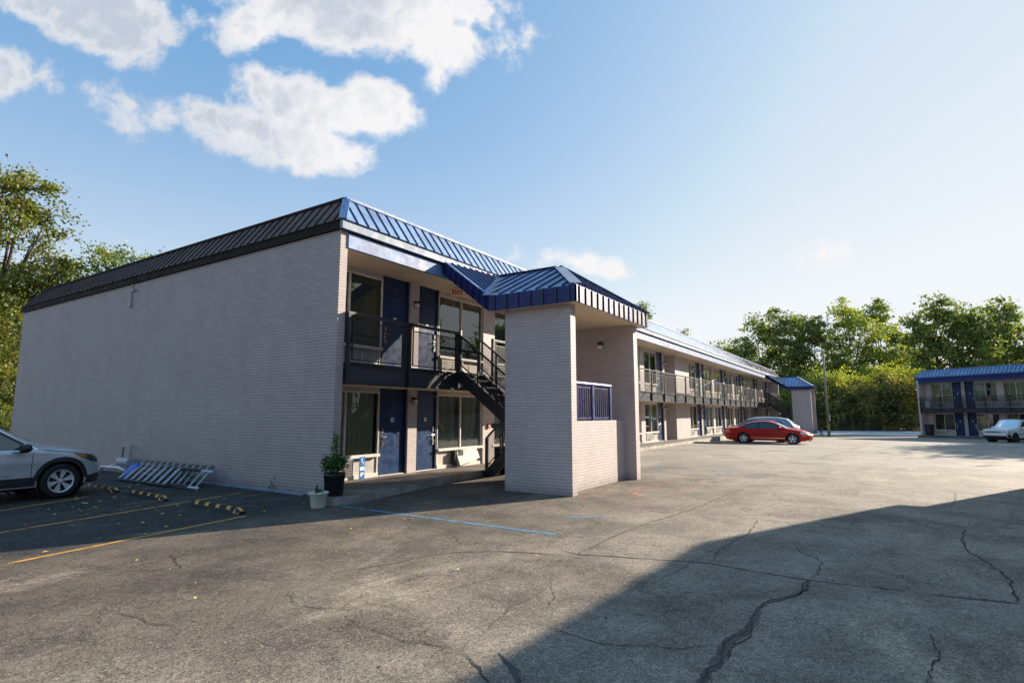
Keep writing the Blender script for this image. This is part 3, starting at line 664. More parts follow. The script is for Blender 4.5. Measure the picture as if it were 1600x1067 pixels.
# things fixed to or leaning at the first bay
def text_mesh(name, body, size, mat, parent, loc, rot, ext=.004):
    cu = bpy.data.curves.new(name, 'FONT'); cu.body = body; cu.size = size; cu.extrude = ext; cu.align_x = 'CENTER'; cu.align_y = 'CENTER'
    cu.offset = size*.02
    o = bpy.data.objects.new(name, cu); me = bpy.data.meshes.new_from_object(o); bpy.data.objects.remove(o)
    me.materials.clear(); me.materials.append(mat)
    q = bpy.data.objects.new(name, me); COL.objects.link(q); q.parent = parent; q.location = loc; q.rotation_euler = rot; return q
ex = thing('exit_sign', 'small exit sign with red letters under the upper balcony ceiling', 'exit sign', (12.55, 10.05, 5.21), R(-38))
mb = MB(); mb.box(-.17, .17, -.025, .025, -.10, .10); mb.box(-.02, .02, -.02, .02, .10, .16); mb.build('sign_box', M['soffit'], ex, bevel=.005)
text_mesh('sign_letters', 'EXIT', .17, M['red'], ex, (0, -.028, 0), (R(90), 0, 0))
ex.rotation_euler = (0, 0, R(-28))
fa = thing('fire_alarm', 'small red fire alarm box on the brick pier behind the stairs', 'fire alarm', (15.05, 10.695, 1.33))
mb = MB(); mb.box(-.06, .06, -.05, 0, -.08, .08); mb.build('alarm_box', M['red'], fa, bevel=.008)
mb = MB(); mb.box(-.04, .04, -.062, -.051, -.015, .015); mb.build('pull_handle', M['signwhite'], fa)
# access sign leaning at the panel: three blocks, wheelchair symbol
sg = thing('accessible_parking_sign', 'narrow blue sign with white wheelchair symbol leaning beside the air conditioner', 'sign', (9.68, 10.62, .16))
mb = MB(); mb.box(-.085, .085, 0, .012, 0, .52); mb.build('sign_board', M['signblue'], sg)
mb = MB()
yy = -.003
mb.lathe([(0,-.002),(.020,-.002),(.020,.002)], (-.015, yy, .47), 'Y', 12)
mb.bar((-.015, yy, .455), (-.010, yy, .385), .004, .022, (1,0,0)); mb.bar((-.010, yy, .39), (.03, yy, .385), .004, .02, (0,0,1)); mb.bar((.03, yy, .39), (.045, yy, .335), .004, .018, (1,0,0)); mb.bar((-.012, yy, .43), (.025, yy, .428), .004, .014)
for i in range(14):
    t = R(100+i*18); t2 = R(100+(i+1)*18); mb.bar((-.012+.05*math.cos(t), yy, .36+.05*math.sin(t)), (-.012+.05*math.cos(t2), yy, .36+.05*math.sin(t2)), .004, .013, (0,1,0))
mb.box(-.075, .075, -.003, -.001, .20, .285); 
for q in (0,): mb.box(-.05, .0, -.003, -.001, .06, .15); mb.box(.0, .05, -.0035, -.001, .10, .15)
mb.build('wheelchair_symbol', M['signwhite'], sg)
pn = thing('loose_panel', 'crooked beige cover panel leaning against the air conditioner under the second window', 'panel', (13.95, 10.55, .15))
mb = MB(); mb.hexa([(-.55,.0,.04),(.50,.02,.22),(.50,.045,.22),(-.55,.025,.04),(-.62,.10,.45),(.42,.12,.54),(.42,.145,.54),(-.62,.125,.45)])
mb.bar((-.55,.0,.04),(-.62,.1,.45), .02, .05); mb.build('cover', M['panel'], pn); 
rd = thing('wooden_stick', 'thin pale stick leaning inside the second ground floor window', 'stick', (12.55, 10.80, 1.55))
mb = MB(); mb.bar((0, 0, .05), (.42, .0, -.33), .022, .022); mb.build('rod', M['curtain_c'], rd)

# walkway along the front
mb = MB()
pts = [(7.15,10.9),(7.15,9.0),(7.3,8.72),(7.62,8.62),(8.1,8.68),(13.4,9.46),(72.5,9.46),(72.5,11.4),(7.15+.8,11.4)]
n = len(pts)
pts = [(7.45,9.55),(7.2,9.0),(7.3,8.72),(7.62,8.62),(8.1,8.68),(13.4,9.46),(72.5,9.46),(72.5,10.95),(8.12,10.95),(8.12,9.55)]; n = len(pts)
mb.poly([(x,y,.15) for x, y in pts], 0)
for i in range(n): a, b_ = pts[i], pts[(i+1)%n]; mb.poly([(a[0],a[1],-1.2),(b_[0],b_[1],-1.2),(b_[0],b_[1],.15),(a[0],a[1],.15)], 1)
wk = mb.build('walkway', [M['conc'], M['kerb']]); tag(wk, 'raised concrete walkway in front of the hotel doors', kind='structure')
mb = MB(); tx = []
c0, c1 = Vector((-.3961*.0, 0, 0)), None
F = Matrix.Translation((71.14,-3.46,-.55)) @ Matrix.Rotation(th, 4, 'Z')
P4 = [F@Vector(p) for p in ((-.1,-.35,.14),(30,-.35,.14),(30,1.2,.14),(-.1,1.2,.14))]
mb.poly(P4, 0); Q4 = [p-Vector((0,0,1.2)) for p in P4]
mb.poly([Q4[0],Q4[1],P4[1],P4[0]], 0); mb.poly([Q4[1],Q4[2],P4[2],P4[1]], 0); mb.poly([Q4[3],Q4[0],P4[0],P4[3]], 0)
tag(mb.build('walkway', [M['conc']]), 'walkway of the far wing', kind='structure')

# ------------------------------------------------------------------ stair towers
def stair_tower(dx, dz, label, near):
    t = thing('stair_tower', label, 'stair tower', (12.78+dx, 7.2, dz))
    o = lambda x, y: (x-12.78, y-7.2)
    def bx(mb, x0, x1, y0, y1, z0, z1, mi=0): mb.box(x0-12.78, x1-12.78, y0-7.2, y1-7.2, z0, z1, mi)
    mb = MB(); bx(mb, 10.80, 11.04, 5.49, 7.20, -.3, 4.13); mb.build('wall', M['brick'], t)
    mb = MB(); bx(mb, 14.45, 14.72, 5.45, 7.35, -.3, 4.13); mb.build('wall', M['brick'], t)
    mb = MB(); bx(mb, 11.04, 14.45, 5.74, 5.94, -.3, 1.56); mb.build('low_wall', M['brick'], t)
    mb = MB(); bx(mb, 11.04, 14.45, 5.942, 7.75, 1.38, 1.50); mb.build('landing', M['dkmetal'], t)
    # blue guard rail on the low wall
    mb = MB(); x0, x1 = 11.04-12.78, 13.68-12.78; y = 5.84-7.2
    mb.tube([(x0, y, 2.43), (x1-.02, y, 2.43), (x1+.0, y, 2.43)], .058, 14)
    for x in (x0+.62, x0+1.55, x1-.03): mb.box(x-.05, x+.05, y-.042, y+.042, 1.56, 2.42)
    mb.box(x0, x1, y-.02, y+.02, 1.60, 1.64); mb.box(x0, x1, y-.018, y+.018, 2.33, 2.36)
    k = 22
    for i in range(k): x = x0+.06+(x1-x0-.1)*i/(k-1); mb.box(x-.011, x+.011, y-.012, y+.012, 1.64, 2.33)
    mb.build('guard_rail', M['blue'], t, smooth=False)
    # ceiling
    zs, ze = 4.10, 4.46; ex0, ex1, ey = 10.55, 15.01, 5.22
    mb = MB(); bx(mb, ex0+.03, ex1-.03, ey+.03, 7.5, zs+.02, zs+.05); mb.poly([(ex0+.03-12.78, 7.5-7.2, zs+.035), (ex1-.03-12.78, 7.5-7.2, zs+.035), (14.20-12.78, 9.56-7.2, 5.46), (11.36-12.78, 9.56-7.2, 5.46)])
    mb.build('ceiling', M['soffit'], t)
    P = lambda x, y, z: (x-12.78, y-7.2, z)
    rf = MB(); zr = 5.55; rd = (12.78, 6.82)
    W0, W1 = P(ex0, ey, ze), P(ex0, 7.49, ze); E0, E1 = P(ex1, ey, ze), P(ex1, 7.49, ze)
    RF, RB = P(12.78, 6.82, zr), P(12.78, 8.75, zr); A, A2 = P(11.31, 9.47, 5.76), P(14.25, 9.47, 5.76); BK = P(12.78, 9.47, 5.82)
    rf.poly([W1, W0, RF, RB], 0); rf.poly([W0, E0, RF], 0); rf.poly([E0, E1, RB, RF], 0)
    rf.poly([W1, RB, A], 0); rf.poly([RB, BK, A], 0); rf.poly([E1, A2, RB], 0); rf.poly([RB, A2, BK], 0)
    V = Vector
    # seams
    def seam(a, b_, n): a, b_, n = V(a), V(b_), V(n).normalized(); rf.bar(a+n*.018, b_+n*.018, .026, .038, n, 1)
    nW = (V(W0)-V(W1)).cross(V(RF)-V(W1)); nW = nW if nW.z > 0 else -nW
    for i in range(1, 14):
        y = ey+i*.33
        if y < 6.82: f = (y-ey)/(6.82-ey); top = V(W0).lerp(V(RF), f); s = P(ex0, y, ze)
        elif y <= 7.40: top = V(P(12.78, y, zr)); s = P(ex0, y, ze)
        else:
            f = (y-7.49)/(8.75-7.49)
            if f >= 1: break
            top = V(P(12.78, y, zr)); s = V(W1).lerp(V(RB), f)
        seam(s, top, nW); m = lambda q: V((-V(q).x, V(q).y, V(q).z)); seam(m(s), m(top), (-nW.x, nW.y, nW.z))
    nF = V((0, -1, 1.4))
    for i in range(1, 14):
        x = ex0+i*.33
        if x > ex1-.1: break
        f = (x-ex0)/(12.78-ex0) if x < 12.78 else (ex1-x)/(ex1-12.78); d = V(W0).lerp(V(RF), f) if x < 12.78 else V(E0).lerp(V(RF), f)
        seam(P(x, ey, ze), (x-12.78, d.y, d.z), nF)
    # canopy seams run up from the valley towards the main roof, parallel to the rake
    n1 = (V(RB)-V(W1)).cross(V(A)-V(W1)); n1 = n1 if n1.z > 0 else -n1
    for i in range(1, 9):
        f = i/9; a = V(W1).lerp(V(RB), f); b_ = a+(V(A)-V(W1))*(1-f)
        seam(a+(b_-a)*.12, b_, n1); m = lambda q: V((-q.x, q.y, q.z)); seam(m(a+(b_-a)*.12), m(b_), (-n1.x, n1.y, n1.z))
    # hips, valleys, ridge flashings
    for a, b_, wd in ((W0, RF, .26), (E0, RF, .26), (W1, RB, .30), (E1, RB, .30)): rf.bar(V(a)+V((0,0,.03)), V(b_)+V((0,0,.03)), wd, .012, (V(b_)-V(a)).cross(V((0,0,1))).cross(V(b_)-V(a)), 2)
    rf.bar(V(RF)+V((0,0,.02)), V(RB)+V((0,0,.02)), .2, .02, (0,0,1), 1)
    rf.build('roof', [M['roof_blue'], M['roof_rib'], M['trim_lt']], t)
    # fascia boards with upright seams
    fb = MB()
    def fasc(a, b_, hgt=.36, inner=.03):
        a, b_ = V(a), V(b_); d = b_-a; n = V((-d.y, d.x, 0)).normalized()*inner
        fb.hexa([a-V((0,0,hgt)), b_-V((0,0,hgt)), b_-V((0,0,hgt))+n, a-V((0,0,hgt))+n, a, b_, b_+n, a+n], 0)
        k = max(1, round(d.length/.33))
        for i in range(k):
            q = a.lerp(b_, (i+.5)/k); e = d.normalized()*.018
            up = V((0,0,hgt)); o2 = -n.normalized()*.028
            fb.hexa([q-e-up, q+e-up, q+e-up+o2, q-e-up+o2, q-e, q+e, q+e+o2, q-e+o2], 1)
    fasc(W1, W0); fasc(W0, E0); fasc(E0, E1); fasc(P(11.31, 9.56, 5.80), W1, .36); fasc(E1, P(14.25, 9.56, 5.80), .36)
    fb.build('fascia', [M['blue'], M['door_dk']], t)
    mb = MB(); z = 3.58; x = 14.45-12.78; y = 6.38-7.2
    mb.box(x-.03, x, y-.05, y+.05, z-.08, z+.10, 0); mb.box(x-.15, x-.03, y-.065, y+.065, z+.03, z+.12, 0); mb.box(x-.14, x-.03, y-.055, y+.055, z-.08, z+.03, 1)
    mb.build('wall_lamp', [M['black'], M['lamp_glass']], t, bevel=.006)
    # the stairs are a thing of their own
    s = thing('staircase', ('black steel staircase with mesh rails running down from the balcony ' + ('behind the near stair tower' if near else 'behind the far stair tower')), 'staircase', (12.78+dx, 8.7, dz))
    Q = lambda x, y, z: V((x-12.78, y-8.7, z))
    def flight(x0, x1, ya, za, yb, zb, rl, rr):
        mb = MB()
        for x in (x0, x1): mb.bar(Q(x, ya, za-.13), Q(x, yb, zb-.13), .05, .30, (0,0,1))
        mb.build('stringer', M['black'], s)
        n = 7; mb = MB()
        for i in range(n):
            f = (i+.5)/n; y = ya+(yb-ya)*f; z = za+(zb-za)*f; mb.box(x0-12.78+.03, x1-12.78-.03, y-8.7-.14, y-8.7+.14, z-.02, z+.02)
        mb.build('tread', M['navybeam'], s)
        for x, on in ((x0, rl), (x1, rr)):
            if not on: continue
            mb = MB(); h = .95
            mb.bar(Q(x, ya, za+h), Q(x, yb, zb+h), .05, .045); mb.bar(Q(x, ya, za+.17), Q(x, yb, zb+.17), .03, .03)
            for f in (.02, .35, .68, .98):
                y = ya+(yb-ya)*f; z = za+(zb-za)*f; mb.box(x-12.78-.022, x-12.78+.022, y-8.7-.022, y-8.7+.022, z-.1, z+h)
            r_ = mb.build('handrail', M['black'], s)
            q = MB(); q.poly([Q(x, ya, za+.17), Q(x, yb, zb+.17), Q(x, yb, zb+h-.05), Q(x, ya, za+h-.05)]); q.build('mesh_panel', M['mesh'], r_)
    flight(12.02, 12.90, 9.50, 2.90, 7.72, 1.55, True, True)
    flight(13.02, 13.68, 9.30, .10, 7.72, 1.55, True, True)
    for x, y in ((12.0, 9.54), (13.66, 9.54)):
        mb = MB(); mb.box(x-12.78-.04, x-12.78+.04, y-8.7-.04, y-8.7+.04, 2.36, 3.95); mb.build('newel_post', M['black'], s)
    mb = MB(); mb.box(13.02-12.81, 13.02-12.75, 9.3-8.73, 9.3-8.67, 0 if near else -.1, 1.05); mb.build('newel_post', M['black'], s)
    mb = MB(); mb.box(12.96-12.78, 13.74-12.78, 9.15-8.7, 9.42-8.7, -.2, .16); mb.build('base_step', M['black'], s)
    return t
stair_tower(0, 0, 'near stair tower of pale painted brick with blue hipped metal roof and blue guard rail', True)
stair_tower(51.8, -.02, 'far stair tower with blue hipped roof beyond the parked cars', False)

# conduit and pipes on the side wall
cd = thing('conduit', 'grey conduit hanging below the roof edge high on the side wall', 'conduit', (7.92, 19.2, 5.72))
mb = MB(); mb.tube([(-.03,0,0),(-.03,0,-.62)], .022, 8); mb.box(-.07,0,-.05,.05,-.72,-.60); mb.build('pipe', M['conduit'], cd)
mb = MB(); mb.lathe([(0,-.10),(.05,-.10),(.06,0),(0,0)], (0,-.2,-.22), 'X', 12); mb.build('junction_cap', M['conduit'], cd)
pv = thing('drain_pipes', 'pale bent pipes rising by the side wall left of the ladders', 'pipe', (7.8, 18.3, 0))
mb = MB(); mb.tube([(-.1,.1,.32),(-.1,.1,.80),(-.1,-.35,.82),(-.1,-.38,.5)], .035, 10); mb.build('riser', M['pvc'], pv, smooth=True)
mb = MB(); mb.tube([(-.15,.15,.38),(-.15,-.55,.38)], .11, 16); mb.build('duct', M['pvc'], pv, smooth=False)
mb = MB(); mb.tube([(-.3,.9,-.02),(-.3,.88,.2),(-.3,-.2,.22),(-.3,-.6,.15)], .04, 10); mb.tube([(-.12,1.6,.05),(-.12,.3,.30)], .03, 8); mb.build('elbow', M['alu'], pv, smooth=True)
# footing strip along the side wall
mb = MB(); mb.box(7.84, 7.915, 10.4, 15.5, -.05, .035); tag(mb.build('footing', M['trim_lt']), 'pale footing strip at the base of the side wall', kind='structure')

# ------------------------------------------------------------------ ladders piled against the wall
def ladder(label, y0, y1, xb, zb, xt, zt, n, mr, mt, wide=.03, group='ladders piled against the side wall', blue=False):
    t = thing('ladder', label, 'ladder', ((xb+xt)/2, (y0+y1)/2, 0)); O = Vector((-(xb+xt)/2, -(y0+y1)/2, 0))
    a0, a1, b0, b1 = [Vector(p)+O for p in ((xb,y0,zb),(xb,y1,zb),(xt,y0+.35,zt),(xt,y1+.35,zt))]
    up = (b0-a0).normalized()
    mb = MB(); mb.bar(a0, a1, .03, .055, up); mb.build('side_rail', mr, t); mb = MB(); mb.bar(b0, b1, .03, .055, up); mb.build('side_rail', mr, t)
    mb = MB()
    for i in range(n):
        f = (i+.5)/n; p, q = a0.lerp(a1, f), b0.lerp(b1, f); mb.bar(p, q, wide, .03, (1,0,.6))
        if wide > .06: mb.bar(p+Vector((0,.07,.01)), q+Vector((0,.07,.01)), .02, .035, (1,0,.6))
    mb.build('rungs', mt, t)
    if blue:
        mb = MB(); mb.hexa([a1+Vector(v) for v in ((-.02,-.05,-.03),(.03,-.05,-.03),(.03,-.42,-.03),(-.02,-.42,-.03))]+[b1+Vector(v) for v in ((-.06,-.05,.03),(.03,-.05,.04),(.03,-.42,.04),(-.06,-.42,.03))]); mb.build('ladder_top', M['plasticblue'], t, bevel=.02)
    return t
ladder('aluminium step ladder with wide treads and blue plastic top, lying frontmost in the pile', 14.1, 16.7, 6.90, .06, 7.42, .36, 8, M['dkmetal'], M['alu'], .12, blue=True)
ladder('short ladder with narrow silver rungs lying at the right end of the pile', 12.95, 14.35, 7.0, .06, 7.5, .36, 5, M['alu'], M['alu'], .03)
ladder('black rung ladder section lying between the silver ladders', 13.4, 14.9, 6.98, .08, 7.45, .38, 6, M['dkmetal'], M['dkmetal'], .04)
ladder('long weathered yellowish extension ladder leaning rearmost on the wall', 13.6, 17.2, 7.50, .22, 7.86, .43, 11, M['fiber'], M['alu'], .03)

# ------------------------------------------------------------------ wheel stops
def wheel_stop(label, loc, rz, rubber=True, ln=1.8):
    t = thing('wheel_stop', label, 'wheel stop', loc, rz, 'striped rubber wheel stops' if rubber else None)
    h, w_ = .10, .16; mb = MB(); L2 = ln/2
    prof = [(-w_/2, 0), (-w_/2+.045, h), (w_/2-.045, h), (w_/2, 0)]
    st = [(-L2, .45), (-L2+.16, 1), (L2-.16, 1), (L2, .45)]
    rows = [[(x*(1 if k == 1 else .75), y, z*k) for (x, z) in prof] for (y, k) in st]
    for i in range(3):
        for j in range(3): mb.poly([rows[i][j], rows[i][j+1], rows[i+1][j+1], rows[i+1][j]])
    mb.poly(rows[0]); mb.poly(rows[3][::-1])
    if rubber:
        s = mb; s.mi = 1
        for y in (-.58, -.22, .14, .50):
            s.poly([(-.0655, y-.02, .030), (-.0655, y+.10, .030), (-.0365, y+.115, h+.0015), (-.0365, y-.005, h+.0015)])
            s.poly([(-.035, y-.004, h+.0025), (-.035, y+.116, h+.0025), (.012, y+.14, h+.0025), (.012, y+.02, h+.0025)])
        s.poly([(-.033, -L2+.15, h+.002), (.033, -L2+.15, h+.002), (.028, -L2+.01, h*.5+.002), (-.028, -L2+.01, h*.5+.002)])
        s.poly([(-w_/2-.001, -L2+.17, .012), (-.036, -L2+.165, h+.001), (-.026, -L2+.02, h*.47), (-w_/2*.75-.002, -L2+.03, .012)])
    mb.build('stop_body', [M['rubber'] if rubber else M['conc'], M['yellow']], t)
wheel_stop('black rubber wheel stop with yellow stripes nearest to the camera, left of the flower pots', (5.86, 10.24, .004), R(-1))
wheel_stop('black and yellow wheel stop in the middle of the row, in front of the ladders', (5.90, 12.85, .004), R(-2), ln=1.7)
wheel_stop('black and yellow wheel stop just ahead of the silver car', (5.90, 15.0, .004), R(-1), ln=1.7)
wheel_stop('grey concrete wheel stop behind the red car at the walkway', (34.6, 8.6, gz(34.6)), 0, False)

# ------------------------------------------------------------------ flower pots
def pot(label, loc, r0, r1, h, mat, rim):
    t = thing('flower_pot', label, 'flower pot', loc)
    mb = MB(); mb.lathe([(0,.0),(r0,.0),(r0*1.03,.02),(r1*.96,h*.80),(r1,h*.82),(r1,h*.86),(r1*(1.0+rim*.3),h*.87),(r1*(1+rim),h),(r1*(1+rim)-.012,h+.006),(r1*.92,h*.93),(r1*.9,h*.86),(0,h*.86)], n=36)
    mb.build('pot', mat, t, smooth=True); s = MB(); s.lathe([(0,h*.875),(r1*.9,h*.868)], n=20); s.build('soil', M['soil'], t); return t
pw = pot('cream plastic flower pot with dead stems standing on the asphalt by the wall corner', (7.0, 8.82, 0), .12, .165, .28, M['potwhite'], .17)
mb = MB(); mb.tube([(-.02,.02,.24),(-.03,.02,.34),(-.025,.0,.43)], [.03,.028,.006], 7); mb.build('dead_stump', M['bark'], pw)
mb = MB(); mb.tube([(.09,0,.24),(.10,0,.33),(.135,0,.40)], [.010,.008,.004], 6); mb.build('stem', M['bark'], pw)
def leaves_mesh(name, C, size, mat, parent=None, kind=None, asp=.55, up=0.0, rng=RNG):
    """C: (n,3) leaf positions; one small folded leaf at each"""
    n = len(C); d = rng.normal(size=(n,3)); d[:,2] += up; d /= np.linalg.norm(d, axis=1)[:,None]
    e = rng.normal(size=(n,3)); e -= (e*d).sum(1)[:,None]*d; e /= np.linalg.norm(e, axis=1)[:,None]
    s = (size*rng.uniform(.6, 1.35, n))[:,None]; nn = np.cross(d, e)
    a = C-d*s*.5; b_ = C+e*s*asp*.5+nn*s*.08; c = C+d*s*.5; f = C-e*s*asp*.5+nn*s*.08
    V = np.stack([a, b_, c, f], 1).reshape(-1, 3)
    me = bpy.data.meshes.new(name); me.vertices.add(len(V)); me.vertices.foreach_set('co', V.ravel())
    me.loops.add(4*n); me.loops.foreach_set('vertex_index', np.arange(4*n)); me.polygons.add(n)
    me.polygons.foreach_set('loop_start', np.arange(n)*4); me.polygons.foreach_set('loop_total', np.full(n, 4)); me.update(calc_edges=True)
    me.materials.append(mat); o = bpy.data.objects.new(name, me); COL.objects.link(o)
    if parent: o.parent = parent
    if kind: o['kind'] = kind
    return o
leaves_mesh('seedling_leaves', RNG.normal(size=(60,3))*np.array((.02,.02,.025))+np.array((.035,0,.30)), .035, M['leaf_pot'], pw)
pb = pot('black plastic flower pot with a bushy green shrub on the walkway corner', (7.52, 9.02, .15), .17, .205, .42, M['potblack'], .05)
C = []
for i in range(46):
    a = RNG.uniform(0, 6.28); r = .23*math.sqrt(RNG.uniform()); z = .52+RNG.uniform()*.20-r*.2
    c = np.array((r*math.cos(a), r*math.sin(a), z)); C.append(c+RNG.normal(size=(26,3))*.045)
for i in range(14):
    z = .65+i*.038; C.append(np.array((.02+.04*math.sin(i*1.7), .03*math.cos(i), z))+RNG.normal(size=(14,3))*np.array((.05,.05,.02))*(1.25-i*.05))
leaves_mesh('foliage', np.concatenate(C), .062, M['leaf_pot'], pb, asp=.5)
mb = MB(); mb.tube([(0,0,.36),(.01,0,.7),(.05,.02,1.15)], [.012,.009,.004], 6)
for i in range(10):
    a = i*.63; mb.tube([(0,0,.36),(.1*math.cos(a),.1*math.sin(a),.5),(.2*math.cos(a),.2*math.sin(a),.62)], [.006,.005,.003], 5)
mb.build('stem', M['bark'], pb)
# little weed at the wall foot
wd_ = thing('weed', 'small weed growing at the foot of the side wall', 'weed', (7.75, 11.35, 0))
leaves_mesh('foliage', RNG.normal(size=(40,3))*np.array((.03,.06,.09))+np.array((0,0,.10)), .07, M['leaf_pot'], wd_, asp=.3, up=1.5)

# fallen leaves
n = 330
Lx = np.concatenate([RNG.uniform(1.0, 7.3, 230), RNG.uniform(2.0, 9, 60), RNG.uniform(5.0, 14, 40)])
Ly = np.concatenate([8.8+7.5*RNG.beta(1.6,1.6,230), RNG.uniform(3.0, 9.0, 60), RNG.uniform(0, 9.0, 40)])
C = np.stack([Lx, Ly, np.full(n, .012)], 1)
V = []; F_ = []
mbl = MB()
for (x, y, z) in C:
    s = RNG.uniform(.022, .055) if y > 8.3 else RNG.uniform(.010, .024); a = RNG.uniform(0, 6.28); ca, sa = math.cos(a)*s, math.sin(a)*s; h1, h2 = RNG.uniform(.0, .02, 2)
    mbl.poly([(x-ca, y-sa, z), (x+sa*.55, y-ca*.55, z+h1), (x+ca, y+sa, z+.002), (x-sa*.55, y+ca*.55, z+h2)], int(RNG.integers(0, 3)))
mbl.recalc = False
fl = mbl.build('fallen_leaves', [pmat('dry_leaf_yellow', (.55,.42,.10), .7, 0, 0), pmat('dry_leaf_brown', (.28,.15,.06), .8, 0, 0), pmat('dry_leaf_green', (.42,.44,.16), .7, 0, 0)])
tag(fl, 'yellow and brown fallen leaves scattered over the asphalt bays', 'fallen leaves', kind='stuff')
# grit: loose pebbles
mbl = MB(); mbl.recalc = False
for i in range(420):
    x, y = RNG.uniform(1.5, 16), RNG.uniform(-2, 10); s = RNG.uniform(.003, .009)
    if 10.7 < x < 14.8 and y > 5.3: continue
    mbl.hexa([(x-s,y-s,.0),(x+s,y-s,.0),(x+s,y+s,.0),(x-s,y+s,.0),(x-s*.6,y-s*.5,s),(x+s*.5,y-s*.6,s),(x+s*.6,y+s*.5,s*1.1),(x-s*.5,y+s*.6,s*.9)], int(RNG.integers(0, 2)))
g_ = mbl.build('grit', [M['conc'], M['dkmetal']]); tag(g_, 'loose grit and pebbles on the asphalt', 'grit', kind='stuff')

# ------------------------------------------------------------------ the office across the lot (just outside the picture; its shadow falls into it)
of = thing('office_building', 'low hotel office across the lot whose shadow covers the lower right asphalt', 'building', (22.6, -5.0, 0), R(-3.1))
mb = MB(); mb.box(-34, 0, -11, -.0, -.4, 4.1); mb.build('wall', M['brick'], of)
mb = MB(); mb.box(-34.4, .35, -11.3, .25, 4.1, 4.5, 0); mb.hexa([(-34.4,-11.3,4.5),(.35,-11.3,4.5),(.35,.25,4.5),(-34.4,.25,4.5),(-34,-10.9,6.35),(.25,-10.9,6.35),(.25,.10,6.35),(-34,.10,6.35)], 1)
mb.build('roof', [M['blue'], M['roof_blue']], of)
for x in (-4, -9, -14, -20, -26):
    mb = MB(); mb.box(x-1.1, x+1.1, .005, .05, .9, 2.5, 0); mb.box(x-1.2, x+1.2, .005, .09, .8, .9, 1); mb.build('window', [M['glass'], M['white']], of)

